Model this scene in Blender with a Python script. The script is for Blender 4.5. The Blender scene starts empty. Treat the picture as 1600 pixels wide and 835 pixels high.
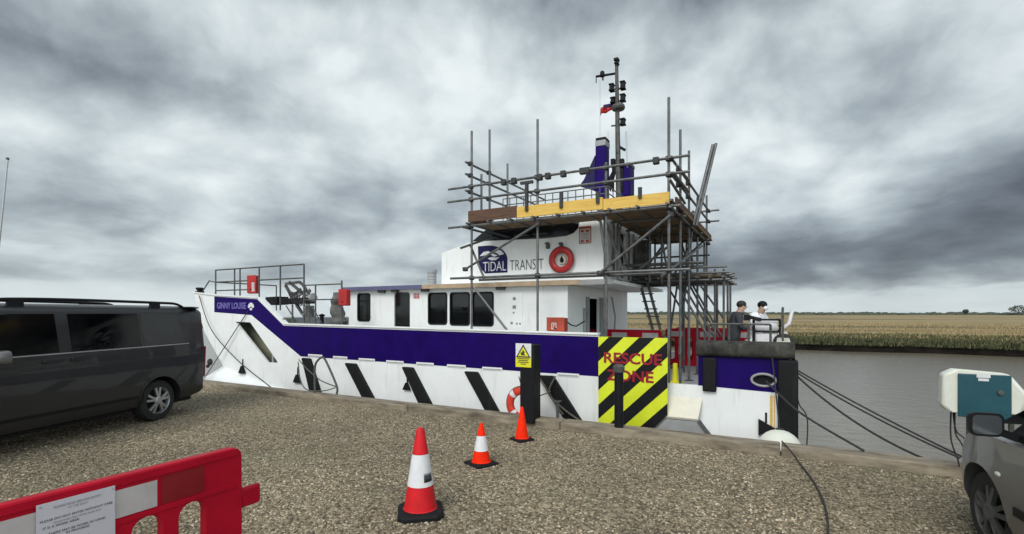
import bpy, bmesh, math, random
import numpy as np
from mathutils import Vector, Matrix
from mathutils.geometry import tessellate_polygon
random.seed(7); rng = np.random.default_rng(7)
R = math.radians
sc = bpy.context.scene
C = sc.collection

# ------------------------------------------------------------------ camera
F = 780.0; HZ = 489.0; CAMZ = 1.8            # pixels of a 1600 wide frame, horizon row, eye height
cam_d = bpy.data.cameras.new('camera'); cam = bpy.data.objects.new('camera', cam_d); C.objects.link(cam)
cam.location = (0, 0, CAMZ); cam.rotation_euler = (R(90), 0, 0)
cam_d.sensor_width = 36; cam_d.lens = 36*F/1600
cam_d.shift_y = (HZ-417.5)/1600
cam_d.clip_start = 0.05; cam_d.clip_end = 6000
sc.camera = cam

# ------------------------------------------------------------------ sky, sun, exposure
SUN_EL, SUN_AZ = R(42), R(206)               # azimuth clockwise from +Y (behind the camera)
w = bpy.data.worlds.new('World'); sc.world = w; w.use_nodes = True
nt = w.node_tree; N = nt.nodes; L = nt.links; N.clear()
def nd(t, **k):
    n = N.new(t)
    for a, b in k.items(): setattr(n, a, b)
    return n
def mth(op, a, b=None, c=None, clamp=False):
    n = nd('ShaderNodeMath', operation=op); n.use_clamp = clamp
    for i, v in enumerate((a, b, c)):
        if v is None: continue
        if isinstance(v, (int, float)): n.inputs[i].default_value = v
        else: L.new(v, n.inputs[i])
    return n.outputs[0]
def sstep(v, lo, hi):
    n = nd('ShaderNodeMapRange', interpolation_type='SMOOTHSTEP')
    L.new(v, n.inputs[0]); n.inputs[1].default_value = lo; n.inputs[2].default_value = hi
    n.inputs[3].default_value = 0; n.inputs[4].default_value = 1
    return n.outputs[0]
tc = nd('ShaderNodeTexCoord'); sep = nd('ShaderNodeSeparateXYZ'); L.new(tc.outputs['Generated'], sep.inputs[0])
dx, dy, dz = sep.outputs
# layered stratocumulus: noise over the direction, squashed towards the horizon
den = mth('ADD', mth('POWER', mth('MAXIMUM', dz, 0.0), .75), .30)
cmb = nd('ShaderNodeCombineXYZ'); L.new(dx, cmb.inputs[0]); L.new(dy, cmb.inputs[1]); L.new(mth('MULTIPLY', mth('DIVIDE', dz, den), 1.9), cmb.inputs[2])
def noise(scale, det, rough, dist, zoff):
    mp = nd('ShaderNodeMapping'); L.new(cmb.outputs[0], mp.inputs[0]); mp.inputs['Location'].default_value = zoff
    n = nd('ShaderNodeTexNoise'); L.new(mp.outputs[0], n.inputs['Vector'])
    n.inputs['Scale'].default_value = scale; n.inputs['Detail'].default_value = det
    n.inputs['Roughness'].default_value = rough; n.inputs['Distortion'].default_value = dist
    return n.outputs['Fac']
n1 = noise(3.1, 9, .50, .25, (2.3, 5.1, 0)); n2 = noise(1.4, 3, .5, .2, (8.1, 1.7, 2)); n3 = noise(8.5, 8, .55, .3, (1, 1, 9))
bil = mth('ABSOLUTE', mth('MULTIPLY', mth('SUBTRACT', noise(5.2, 7, .48, .2, (4, 7, 3)), .5), 2.0))   # billowed edges
az = mth('ARCTAN2', dx, dy)                   # 0 straight ahead, + to the right
def blob(a0, e0, wa, we):                     # soft cloud mass round a direction (azimuth, height)
    q = mth('ADD', mth('POWER', mth('DIVIDE', mth('SUBTRACT', az, a0), wa), 2), mth('POWER', mth('DIVIDE', mth('SUBTRACT', dz, e0), we), 2))
    return mth('EXPONENT', mth('MULTIPLY', q, -1.0))
v = mth('ADD', mth('MULTIPLY', n1, .62), mth('ADD', mth('MULTIPLY', n2, .28), mth('MULTIPLY', n3, .22)))
v = mth('ADD', v, mth('MULTIPLY', bil, .16))
v = mth('SUBTRACT', v, .59)
v = mth('MULTIPLY', v, 2.15)
v = mth('ADD', v, .565)
def px(u, v_):                                # direction of a photo point
    d = Vector(((u-800)/F, 1, (HZ-v_)/F)).normalized(); return math.atan2(d.x, d.y), d.z
for (u_, v_, wa, we, k) in ((1500, 370, .22, .070, -.50), (1270, 385, .16, .045, -.16), (1560, 250, .12, .05, -.16), (1080, 100, .16, .08, -.16), (1470, 140, .16, .06, -.13), (1250, 270, .14, .05, .02),
                            (620, 170, .18, .11, .22), (760, 120, .10, .08, .06), (210, 120, .14, .05, -.17), (400, 190, .10, .035, -.14), (50, 185, .08, .04, .18), (60, 50, .2, .05, -.08),
                            (300, 330, .25, .04, -.10), (100, 400, .2, .03, -.10), (1140, 220, .09, .05, .12), (1230, 110, .06, .06, .10), (640, 400, .3, .05, .06), (860, 240, .08, .06, -.06)):
    a0, e0 = px(u_, v_); v = mth('ADD', v, mth('MULTIPLY', blob(a0, e0, wa, we), k))
v = mth('ADD', v, mth('MULTIPLY', sstep(dz, .46, .56), -.24))
strip = mth('SUBTRACT', 1.0, sstep(mth('ADD', dz, mth('MULTIPLY', mth('SUBTRACT', n3, .5), .07)), .030, .056))
v = mth('ADD', mth('MULTIPLY', v, mth('SUBTRACT', 1.0, mth('MULTIPLY', strip, .80))), mth('MULTIPLY', strip, .58))
ramp = nd('ShaderNodeValToRGB'); L.new(v, ramp.inputs[0])
el = ramp.color_ramp.elements
el[0].position = .0; el[0].color = (.085, .097, .115, 1)
el[1].position = 1.0; el[1].color = (.70, .735, .74, 1)
for p, c in ((.22, (.150, .174, .200, 1)), (.45, (.295, .338, .365, 1)), (.66, (.47, .527, .548, 1)), (.84, (.625, .677, .688, 1))):
    e = el.new(p); e.color = c
# the overcast is brighter overhead and towards the hidden sun behind the viewer
boost = mth('ADD', .97, mth('ADD', mth('MULTIPLY', sstep(dz, .56, .95), 1.3), mth('MULTIPLY', sstep(mth('MULTIPLY', dy, -1), .0, .8), 1.5)))
bgc = nd('ShaderNodeBackground'); L.new(ramp.outputs[0], bgc.inputs[0]); L.new(boost, bgc.inputs[1])
sky = nd('ShaderNodeTexSky', sky_type='NISHITA'); sky.sun_disc = False; sky.sun_elevation = SUN_EL; sky.sun_rotation = SUN_AZ
bgs = nd('ShaderNodeBackground'); L.new(sky.outputs[0], bgs.inputs[0]); bgs.inputs[1].default_value = .08
mx = nd('ShaderNodeMixShader'); mx.inputs[0].default_value = .95; L.new(bgs.outputs[0], mx.inputs[1]); L.new(bgc.outputs[0], mx.inputs[2])
out = nd('ShaderNodeOutputWorld'); L.new(mx.outputs[0], out.inputs[0])

sd = bpy.data.lights.new('sun', 'SUN'); so = bpy.data.objects.new('sun', sd); C.objects.link(so)
sd.energy = 1.5; sd.angle = R(28); sd.color = (1, .96, .9)
sv = Vector((math.sin(SUN_AZ)*math.cos(SUN_EL), math.cos(SUN_AZ)*math.cos(SUN_EL), math.sin(SUN_EL)))
so.rotation_euler = (-sv).to_track_quat('-Z', 'Y').to_euler(); so.location = sv*50
vs = sc.view_settings
vs.view_transform = 'Standard'; vs.look = 'None'; vs.exposure = 0.44; vs.gamma = 1; vs.use_curve_mapping = False

# ------------------------------------------------------------------ the quay frame: s along the quay (towards the stern), t out over the water
A = R(-28.3); CA = math.cos(A); SA = -math.sin(A)
def W(s, t, z=0): return Vector((CA*s+SA*t, -SA*s+CA*t, z))
def at(u, v, t):                              # photo point lying on the plane t -> (s,t,z)
    r = (u-800)/F; Y = t/(CA+SA*r)
    return ((CA*r-SA)*Y, t, CAMZ-(v-HZ)*Y/F)
def at_s(u, v, s):                            # photo point lying on the plane s
    r = (u-800)/F; Y = s/(CA*r-SA)
    return (s, (SA*r+CA)*Y, CAMZ-(v-HZ)*Y/F)
def gnd(u, v, z=0):                           # photo point lying on level z -> world
    Y = F*(CAMZ-z)/(v-HZ); return Vector(((u-800)/F*Y, Y, z))

# ------------------------------------------------------------------ materials
def mat(name, col, rough=.5, metal=0, var=.12, scale=6, bump=0, bscale=40, coat=0, col2=None, stretch=(1, 1, 1), spec=.5, streak=0, streakcol=(.25, .2, .13)):
    m = bpy.data.materials.new(name); m.use_nodes = True
    t = m.node_tree; n = t.nodes; l = t.links; b = n['Principled BSDF']
    b.inputs['Roughness'].default_value = rough; b.inputs['Metallic'].default_value = metal
    b.inputs['Coat Weight'].default_value = coat; b.inputs['Specular IOR Level'].default_value = spec
    g = n.new('ShaderNodeTexCoord'); mp = n.new('ShaderNodeMapping'); l.new(g.outputs['Object'], mp.inputs[0]); mp.inputs['Scale'].default_value = stretch
    nz = n.new('ShaderNodeTexNoise'); l.new(mp.outputs[0], nz.inputs['Vector']); nz.inputs['Scale'].default_value = scale; nz.inputs['Detail'].default_value = 6; nz.inputs['Roughness'].default_value = .6
    cr = n.new('ShaderNodeValToRGB'); l.new(nz.outputs['Fac'], cr.inputs[0])
    c2 = col2 or tuple(min(1, c*(1+var)) for c in col); c1 = col if col2 else tuple(c*(1-var) for c in col)
    cr.color_ramp.elements[0].position = .32; cr.color_ramp.elements[1].position = .68
    cr.color_ramp.elements[0].color = (*c1, 1); cr.color_ramp.elements[1].color = (*c2, 1)
    o = cr.outputs[0]
    if streak:                                # runs of dirt and rust down a vertical face
        m2 = n.new('ShaderNodeMapping'); l.new(g.outputs['Object'], m2.inputs[0]); m2.inputs['Scale'].default_value = (5, 5, .55)
        n2 = n.new('ShaderNodeTexNoise'); l.new(m2.outputs[0], n2.inputs['Vector']); n2.inputs['Scale'].default_value = 2.2; n2.inputs['Detail'].default_value = 7; n2.inputs['Roughness'].default_value = .7
        r2 = n.new('ShaderNodeValToRGB'); l.new(n2.outputs['Fac'], r2.inputs[0])
        r2.color_ramp.elements[0].position = .55; r2.color_ramp.elements[0].color = (0, 0, 0, 1); r2.color_ramp.elements[1].position = .8; r2.color_ramp.elements[1].color = (streak,)*3+(1,)
        mxr = n.new('ShaderNodeMix'); mxr.data_type = 'RGBA'; l.new(r2.outputs[0], mxr.inputs[0]); l.new(o, mxr.inputs[6]); mxr.inputs[7].default_value = (*streakcol, 1)
        o = mxr.outputs[2]
    l.new(o, b.inputs['Base Color'])
    rr = n.new('ShaderNodeMapRange'); l.new(nz.outputs['Fac'], rr.inputs[0]); rr.inputs[1].default_value = .3; rr.inputs[2].default_value = .7
    rr.inputs[3].default_value = max(.02, rough-.07); rr.inputs[4].default_value = min(1, rough+.1); l.new(rr.outputs[0], b.inputs['Roughness'])
    if bump:
        nb = n.new('ShaderNodeTexNoise'); l.new(mp.outputs[0], nb.inputs['Vector']); nb.inputs['Scale'].default_value = bscale; nb.inputs['Detail'].default_value = 4
        bp = n.new('ShaderNodeBump'); bp.inputs['Strength'].default_value = bump; bp.inputs['Distance'].default_value = .01; l.new(nb.outputs['Fac'], bp.inputs['Height']); l.new(bp.outputs[0], b.inputs['Normal'])
    return m
M = {}
M['white'] = mat('white_marine_paint', (.80, .82, .81), .42, var=.035, scale=2.5, bump=.14, bscale=2.2, streak=.36, streakcol=(.33, .27, .19))
M['whiteplain'] = mat('white_gloss_paint', (.78, .79, .77), .4, var=.04, scale=5, streak=.12)
M['cream'] = mat('aged_cream_paint', (.66, .63, .52), .5, var=.08, scale=5, streak=.3)
M['blue'] = mat('deep_violet_blue_paint', (.0105, .001, .092), .5, var=.2, scale=3, bump=.08, bscale=5, streak=.16, streakcol=(.03, .025, .08), spec=.1)
M['navy'] = mat('navy_vinyl', (.014, .010, .07), .5, var=.08, spec=.2)
M['black'] = mat('black_rubber', (.009, .009, .010), .7, var=.3, scale=8, bump=.2, streak=.35, streakcol=(.05, .045, .04), spec=.22)
M['oldrubber'] = mat('weathered_rubber', (.014, .014, .014), .85, var=.3, scale=5, bump=.5, bscale=12, col2=(.075, .072, .062), streak=.5, streakcol=(.17, .16, .135), spec=.2)
M['blackpaint'] = mat('black_paint', (.007, .007, .009), .6, var=.3, scale=9, spec=.22)
M['glass'] = mat('dark_window_glass', (.006, .007, .008), .08, var=.3, scale=1.5, spec=.38)
M['vanglass'] = mat('tinted_van_glass', (.003, .0035, .004), .07, var=.2, scale=1.5, spec=.26)
M['steel'] = mat('galvanised_tube', (.135, .138, .135), .5, .55, var=.35, scale=7, bump=.1)
M['darksteel'] = mat('dark_clamp_steel', (.05, .05, .052), .6, .5, var=.4, scale=20)
M['alloy'] = mat('alloy_rim', (.42, .42, .43), .35, .7, var=.1)
M['grey'] = mat('grey_painted_metal', (.30, .31, .31), .55, var=.15, scale=4, streak=.3)
M['shadewall'] = mat('shaded_wall_grey', (.42, .42, .41), .5, var=.1, scale=3, streak=.4)  # grey carries the shade on the wheelhouse's aft face, plus dirt streaks
M['deck'] = mat('grey_deck_paint', (.30, .31, .32), .7, var=.2, scale=5)
M['yboard'] = mat('yellow_timber_board', (.62, .36, .06), .75, scale=5, bump=.2, bscale=30, stretch=(.6, 4, 8), col2=(.78, .54, .14), streak=.25, streakcol=(.3, .18, .05))
M['bboard'] = mat('brown_timber_board', (.10, .052, .032), .8, var=.4, scale=6, bump=.2, bscale=30, stretch=(.5, 4, 8))
M['scaffboard'] = mat('scaffold_board', (.19, .125, .07), .85, var=.5, scale=5, bump=.3, bscale=30, stretch=(.6, 5, 8))
M['tan'] = mat('tan_wood_trim', (.40, .30, .20), .7, var=.2, scale=6, streak=.3)
M['slate'] = mat('slate_blue_trim', (.10, .10, .19), .5, var=.15)
M['red'] = mat('red_plastic', (.44, .001, .018), .5, var=.14, scale=3, bump=.05, streak=.2, streakcol=(.28, .01, .025), spec=.22)
M['redbox'] = mat('red_cabinet_paint', (.42, .015, .015), .4, var=.15, streak=.3, streakcol=(.25, .04, .02))
M['rustred'] = mat('faded_red_box', (.36, .05, .022), .55, var=.25)
M['orange'] = mat('cone_orange', (.88, .024, .002), .6, var=.12, scale=9, spec=.12, streak=.4, streakcol=(.42, .06, .03), bump=.1)
M['conered'] = mat('cone_red', (.58, .012, .018), .55, var=.14, scale=9, spec=.25, streak=.45, streakcol=(.30, .05, .04), bump=.1)
M['refl'] = mat('reflective_white_sleeve', (.70, .70, .71), .4, var=.08, scale=12, streak=.4, streakcol=(.4, .38, .36))
M['refl2'] = mat('dirty_white_strip', (.50, .46, .45), .4, var=.1, scale=8, streak=.3)
M['hivis'] = mat('fluorescent_yellow', (.66, .74, .018), .5, var=.06, scale=5, streak=.25, streakcol=(.4, .42, .05))
M['signyellow'] = mat('sign_yellow', (.70, .66, .015), .4, var=.05)
M['redletter'] = mat('red_lettering', (.27, .0, .012), .5, var=.1)
M['ink'] = mat('black_ink', (.03, .03, .035), .6, var=.1)
M['greyink'] = mat('grey_ink', (.22, .21, .24), .6, var=.1)
M['lilac'] = mat('lilac_lettering', (.17, .14, .42), .5, var=.1)
M['paper'] = mat('laminated_paper', (.58, .56, .60), .22, var=.05, scale=4)
M['teal'] = mat('teal_panel', (.010, .068, .088), .4, var=.12, scale=4, streak=.2, streakcol=(.02, .16, .18))
M['boxcream'] = mat('cream_cabinet', (.68, .69, .60), .45, var=.07, scale=4, streak=.25)
M['rope'] = mat('dark_mooring_rope', (.03, .03, .03), .9, var=.4, scale=60, bump=.6, bscale=120)
M['ropelight'] = mat('worn_rope', (.10, .10, .075), .9, var=.4, scale=60, bump=.6, bscale=120)
M['van'] = mat('dark_grey_metallic', (.021, .0205, .021), .40, .0, var=.08, scale=2, coat=.3, spec=.3)
M['vantrim'] = mat('van_black_trim', (.007, .007, .008), .55, var=.2, spec=.25)
M['rubbertyre'] = mat('tyre_rubber', (.016, .016, .016), .8, var=.3, scale=30, bump=.3)
M['silver'] = mat('grey_metallic_car_paint', (.15, .147, .145), .34, .4, var=.05, scale=3, coat=.4)
M['skin'] = mat('skin', (.48, .30, .22), .55, var=.08)
M['hair'] = mat('dark_hair', (.02, .017, .015), .7, var=.3, scale=60)
M['jacket'] = mat('dark_grey_jacket', (.045, .045, .055), .85, var=.25, scale=12, bump=.4, bscale=14)
M['trousers'] = mat('black_trousers', (.014, .014, .016), .9, var=.3, scale=12)
M['coverall'] = mat('white_coverall', (.78, .79, .80), .8, var=.04, scale=8, bump=.5, bscale=10)
M['orangebuoy'] = mat('orange_buoy_cover', (.60, .04, .018), .6, var=.2, scale=9, bump=.2)
M['redbuoy'] = mat('red_buoy_cover', (.40, .012, .014), .5, var=.15, scale=9, bump=.1)
M['chrome'] = mat('dull_chrome', (.45, .45, .45), .25, .9, var=.05)
M['taillight'] = mat('tail_lamp_red', (.14, .005, .005), .2, var=.1)
M['lens'] = mat('clear_lens', (.55, .55, .52), .15, var=.05)
M['leaf'] = mat('far_foliage', (.045, .062, .042), .9, var=.4, scale=.4, col2=(.075, .09, .06))
M['bark'] = mat('bark', (.08, .065, .05), .9, var=.3)
M['pocket'] = mat('grey_green_recess', (.20, .21, .15), .7, var=.25, scale=3)
M['tarp'] = mat('grey_tarpaulin', (.13, .13, .12), .85, var=.35, scale=6, bump=.6, bscale=9)
M['gunmetal'] = mat('worn_grey_machinery', (.085, .085, .08), .65, .2, var=.5, scale=9)

# ------------------------------------------------------------------ mesh builder
ORG = {}
class MB:
    def __init__(s): s.v = []; s.f = []; s.mi = []; s.m = 0
    def add(s, vs, fs):
        o = len(s.v); s.v += [tuple(p) for p in vs]
        for f in fs: s.f.append(tuple(i+o for i in f)); s.mi.append(s.m)
        return s
    def box(s, lo, hi, mtx=None):
        x0, y0, z0 = lo; x1, y1, z1 = hi
        vs = [Vector(p) for p in ((x0,y0,z0),(x1,y0,z0),(x1,y1,z0),(x0,y1,z0),(x0,y0,z1),(x1,y0,z1),(x1,y1,z1),(x0,y1,z1))]
        if mtx: vs = [mtx @ p for p in vs]
        return s.add(vs, [(0,3,2,1),(4,5,6,7),(0,1,5,4),(1,2,6,5),(2,3,7,6),(3,0,4,7)])
    def cbox(s, c, size, mtx=None):
        c = Vector(c); h = Vector(size)/2
        if mtx: return s.box(-h, h, Matrix.Translation(c) @ mtx)
        return s.box(c-h, c+h)
    def bar(s, p0, p1, w, h, up=(0, 0, 1)):
        p0 = Vector(p0); p1 = Vector(p1); d = (p1-p0); ln = d.length; d.normalize()
        up = Vector(up); x = d.cross(up)
        if x.length < 1e-4: x = d.cross(Vector((1, 0, 0)))
        x.normalize(); y = x.cross(d)
        m = Matrix((x, d, y)).transposed().to_4x4(); m.translation = (p0+p1)/2
        return s.box((-w/2, -ln/2, -h/2), (w/2, ln/2, h/2), m)
    def tube(s, pts, r, n=8, caps=True, radii=None, closed=False):
        pts = [Vector(p) for p in pts]; k = len(pts); vs = []; fs = []
        ref = None
        for i, p in enumerate(pts):
            if closed: d = pts[(i+1) % k]-pts[i-1]
            else: d = pts[min(i+1, k-1)]-pts[max(i-1, 0)]
            d.normalize()
            if ref is None:
                ref = d.cross(Vector((0, 0, 1)))
                if ref.length < 1e-3: ref = d.cross(Vector((1, 0, 0)))
            x = (ref-d*ref.dot(d)).normalized(); ref = x; y = d.cross(x)
            rr = radii[i] if radii else r
            for j in range(n):
                a = 2*math.pi*j/n; vs.append(p+x*math.cos(a)*rr+y*math.sin(a)*rr)
        for i in range(k if closed else k-1):
            a = i*n; b = ((i+1) % k)*n
            for j in range(n): fs.append((a+j, a+(j+1) % n, b+(j+1) % n, b+j))
        if caps and not closed: fs.append(tuple(range(n-1, -1, -1))); fs.append(tuple((k-1)*n+j for j in range(n)))
        return s.add(vs, fs)
    def lathe(s, prof, c=(0, 0, 0), axis='z', n=24, a0=0, a1=2*math.pi):
        c = Vector(c); full = abs(a1-a0-2*math.pi) < 1e-4; vs = []; fs = []; k = len(prof); m = n if full else n+1
        for j in range(m):
            a = a0+(a1-a0)*j/n; ca, sa = math.cos(a), math.sin(a)
            for (r, h) in prof:
                p = {'z': (r*ca, r*sa, h), 'y': (r*ca, h, r*sa), 'x': (h, r*ca, r*sa)}[axis]
                vs.append(c+Vector(p))
        for j in range(n):
            a = j*k; b = ((j+1) % m)*k
            for i in range(k-1): fs.append((a+i, b+i, b+i+1, a+i+1))
        return s.add(vs, fs)
    def torus(s, c, Rr, r, axis='y', n=32, k=10, a0=0, a1=2*math.pi, sq=1.0):
        prof = [(Rr+r*math.cos(2*math.pi*i/k), sq*r*math.sin(2*math.pi*i/k)) for i in range(k+1)]
        return s.lathe(prof, c, axis, n, a0, a1)
    def ball(s, c, r, n=12, k=8, scale=(1, 1, 1)):
        vs = []; fs = []
        for i in range(k+1):
            th = math.pi*i/k
            for j in range(n):
                a = 2*math.pi*j/n; vs.append((c[0]+r*scale[0]*math.sin(th)*math.cos(a), c[1]+r*scale[1]*math.sin(th)*math.sin(a), c[2]+r*scale[2]*math.cos(th)))
        for i in range(k):
            for j in range(n): fs.append((i*n+j, (i+1)*n+j, (i+1)*n+(j+1) % n, i*n+(j+1) % n))
        return s.add(vs, fs)
    def plate(s, outer, holes, fa, fb):        # a flat outline with holes, given front and back surfaces
        loops = [list(outer)]+[list(h) for h in holes]
        flat = [p for lp in loops for p in lp]; n = len(flat)
        tris = tessellate_polygon([[Vector((p[0], p[1], 0)) for p in lp] for lp in loops])
        vs = [fa(*p) for p in flat]+[fb(*p) for p in flat]
        fs = [tuple(t) for t in tris]+[tuple(i+n for i in reversed(t)) for t in tris]
        o = 0
        for lp in loops:
            k = len(lp)
            for i in range(k): j = (i+1) % k; fs.append((o+i, o+j, n+o+j, n+o+i))
            o += k
        return s.add(vs, fs)
    def loft(s, rings, cap=True, closed=True):
        k = len(rings[0]); vs = [p for r in rings for p in r]; fs = []
        for i in range(len(rings)-1):
            for j in range(k if closed else k-1):
                jj = (j+1) % k; fs.append((i*k+j, i*k+jj, (i+1)*k+jj, (i+1)*k+j))
        if cap: fs.append(tuple(range(k-1, -1, -1))); fs.append(tuple((len(rings)-1)*k+j for j in range(k)))
        return s.add(vs, fs)
    def text(s, body, size, fn, depth=.004, align='CENTER', bold=0, sx=1):
        cu = bpy.data.curves.new('tmp', 'FONT'); cu.body = body; cu.size = size; cu.align_x = align; cu.align_y = 'CENTER'; cu.offset = bold; cu.extrude = depth/2; cu.resolution_u = 3
        ob = bpy.data.objects.new('tmp', cu); C.objects.link(ob); bpy.context.view_layer.update()
        me = bpy.data.meshes.new_from_object(ob.evaluated_get(bpy.context.evaluated_depsgraph_get()))
        s.add([fn(v_.co.x*sx, v_.co.y, v_.co.z) for v_ in me.vertices], [tuple(p.vertices) for p in me.polygons])
        bpy.data.meshes.remove(me); bpy.data.objects.remove(ob); bpy.data.curves.remove(cu)
        return s
    def build(s, name, mats, parent=None, org=(0, 0, 0), smooth=True, ang=35, bevel=0, seg=2):
        if parent is not None: org = ORG.get(parent, org) if org == (0, 0, 0) else org
        me = bpy.data.meshes.new(name); o_ = Vector(org)
        me.from_pydata([tuple(Vector(p)-o_) for p in s.v], [], s.f)
        for m in (mats if isinstance(mats, (list, tuple)) else [mats]): me.materials.append(M[m] if isinstance(m, str) else m)
        me.polygons.foreach_set('material_index', s.mi)
        bm = bmesh.new(); bm.from_mesh(me); bmesh.ops.recalc_face_normals(bm, faces=bm.faces); bm.to_mesh(me); bm.free()
        if smooth: me.shade_smooth(); me.set_sharp_from_angle(angle=R(ang))
        ob = bpy.data.objects.new(name, me); C.objects.link(ob)
        if parent is not None: ob.parent = parent; ORG[ob] = org
        if bevel:
            b = ob.modifiers.new('bevel', 'BEVEL'); b.width = bevel; b.segments = seg; b.limit_method = 'ANGLE'; b.angle_limit = R(40)
            b.harden_normals = False
        return ob
def tag(o, label, cat, group=None):
    o['label'] = label; o['category'] = cat
    if group: o['group'] = group
    return o
def thing(name, label, cat, loc=(0, 0, 0), rz=0, org=(0, 0, 0), group=None):
    o = bpy.data.objects.new(name, None); C.objects.link(o); o.location = loc; o.rotation_euler = (0, 0, rz); o.empty_display_size = .2
    ORG[o] = tuple(org); return tag(o, label, cat, group)
def quay_thing(name, label, cat, org, group=None):      # a thing modelled in quay coordinates with its base at org
    return thing(name, label, cat, W(*org), A, org, group)
def single(mb, name, mats, label, cat, org, group=None, **k):   # a one-mesh thing in quay coordinates
    o = mb.build(name, mats, None, org, **k); o.location = W(*org); o.rotation_euler = (0, 0, A)
    return tag(o, label, cat, group)
def struct(o, kind='structure'): o['kind'] = kind; return o
def copy_thing(o, loc=None, rz=None, label=None):
    c = o.copy(); C.objects.link(c)
    if loc is not None: c.location = loc
    if rz is not None: c.rotation_euler = (0, 0, rz)
    if label: c['label'] = label
    def rec(a, b):
        for ch in [x for x in bpy.data.objects if x.parent == a]:
            d = ch.copy(); C.objects.link(d); d.parent = b; rec(ch, d)
    rec(o, c); return c
def cut(ob, cutter_mb):                                  # boolean difference baked into the mesh
    cu = cutter_mb.build('cutter', 'black', None, smooth=False)
    cu.parent = ob.parent
    for o_ in (cu, ob):
        bm = bmesh.new(); bm.from_mesh(o_.data); bmesh.ops.remove_doubles(bm, verts=bm.verts, dist=1e-5); bmesh.ops.dissolve_degenerate(bm, dist=1e-5, edges=bm.edges); bmesh.ops.recalc_face_normals(bm, faces=bm.faces); bm.to_mesh(o_.data); bm.free()
    md = ob.modifiers.new('cut', 'BOOLEAN'); md.object = cu; md.operation = 'DIFFERENCE'; md.solver = 'EXACT'
    bpy.context.view_layer.update()
    me = bpy.data.meshes.new_from_object(ob.evaluated_get(bpy.context.evaluated_depsgraph_get()))
    ob.modifiers.clear(); ob.data = me; me.shade_smooth(); me.set_sharp_from_angle(angle=R(30))
    d = cu.data; bpy.data.objects.remove(cu); bpy.data.meshes.remove(d)
def rrect(x0, y0, x1, y1, r, n=4):
    p = []
    for cx, cy, a in ((x1-r, y0+r, -90), (x1-r, y1-r, 0), (x0+r, y1-r, 90), (x0+r, y0+r, 180)):
        for i in range(n+1): q = R(a+90*i/n); p.append((cx+r*math.cos(q), cy+r*math.sin(q)))
    return p
def face_t(t, th=.05):                                   # plate in a plane of constant t, thickness away from the camera
    return (lambda s, z: (s, t, z)), (lambda s, z: (s, t+th, z))
def face_s(s, th=.05):                                   # plate in a plane of constant s, thickness towards the bow
    return (lambda t, z: (s, t, z)), (lambda t, z: (s-th, t, z))
def sz(u, v, t): q = at(u, v, t); return (q[0], q[2])

# ================================================================== SETTING
# ---- gravel quay
QE = 7.40                                                # quay edge
def ground_mat():
    m = bpy.data.materials.new('shingle_gravel'); m.use_nodes = True
    t = m.node_tree; n = t.nodes; l = t.links; b = n['Principled BSDF']; b.inputs['Roughness'].default_value = .9
    g = n.new('ShaderNodeTexCoord')
    vo = n.new('ShaderNodeTexVoronoi'); l.new(g.outputs['Object'], vo.inputs['Vector']); vo.inputs['Scale'].default_value = 34; vo.inputs['Randomness'].default_value = 1
    cr = n.new('ShaderNodeValToRGB'); sp = n.new('ShaderNodeSeparateColor'); l.new(vo.outputs['Color'], sp.inputs[0]); l.new(sp.outputs[0], cr.inputs[0])
    e = cr.color_ramp.elements; e[0].color = (.085, .068, .042, 1); e[1].color = (.46, .39, .27, 1)
    for p, c in ((.3, (.165, .132, .083, 1)), (.6, (.245, .20, .128, 1)), (.85, (.32, .265, .175, 1))): q = e.new(p); q.color = c
    big = n.new('ShaderNodeTexNoise'); l.new(g.outputs['Object'], big.inputs['Vector']); big.inputs['Scale'].default_value = .55; big.inputs['Detail'].default_value = 5
    mr = n.new('ShaderNodeMapRange'); l.new(big.outputs['Fac'], mr.inputs[0]); mr.inputs[1].default_value = .3; mr.inputs[2].default_value = .7; mr.inputs[3].default_value = .72; mr.inputs[4].default_value = 1.15
    mu = n.new('ShaderNodeMix'); mu.data_type = 'RGBA'; mu.blend_type = 'MULTIPLY'; mu.inputs[0].default_value = 1
    l.new(cr.outputs[0], mu.inputs[6]); l.new(mr.outputs[0], mu.inputs[7])
    gn = n.new('ShaderNodeTexNoise'); l.new(g.outputs['Object'], gn.inputs['Vector']); gn.inputs['Scale'].default_value = .8; gn.inputs['Detail'].default_value = 8; gn.inputs['Roughness'].default_value = .7
    gr = n.new('ShaderNodeValToRGB'); l.new(gn.outputs['Fac'], gr.inputs[0]); gr.color_ramp.elements[0].position = .52; gr.color_ramp.elements[1].position = .72; gr.color_ramp.elements[1].color = (.45, .45, .45, 1)
    mg = n.new('ShaderNodeMix'); mg.data_type = 'RGBA'; l.new(gr.outputs[0], mg.inputs[0]); l.new(mu.outputs[2], mg.inputs[6]); mg.inputs[7].default_value = (.13, .15, .075, 1)
    l.new(mg.outputs[2], b.inputs['Base Color'])
    bp = n.new('ShaderNodeBump'); bp.inputs['Strength'].default_value = .9; bp.inputs['Distance'].default_value = .02; bp.invert = True
    l.new(vo.outputs['Distance'], bp.inputs['Height']); l.new(bp.outputs[0], b.inputs['Normal'])
    return m
M['gravel'] = ground_mat()
mb = MB(); mb.plate([(-400, -400), (400, -400), (400, QE-.02), (-400, QE-.02)], [], lambda s, t: (s, t, 0), lambda s, t: (s, t, -3.5))
g = mb.build('ground', 'gravel'); g.rotation_euler = (0, 0, A); struct(g)
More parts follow.
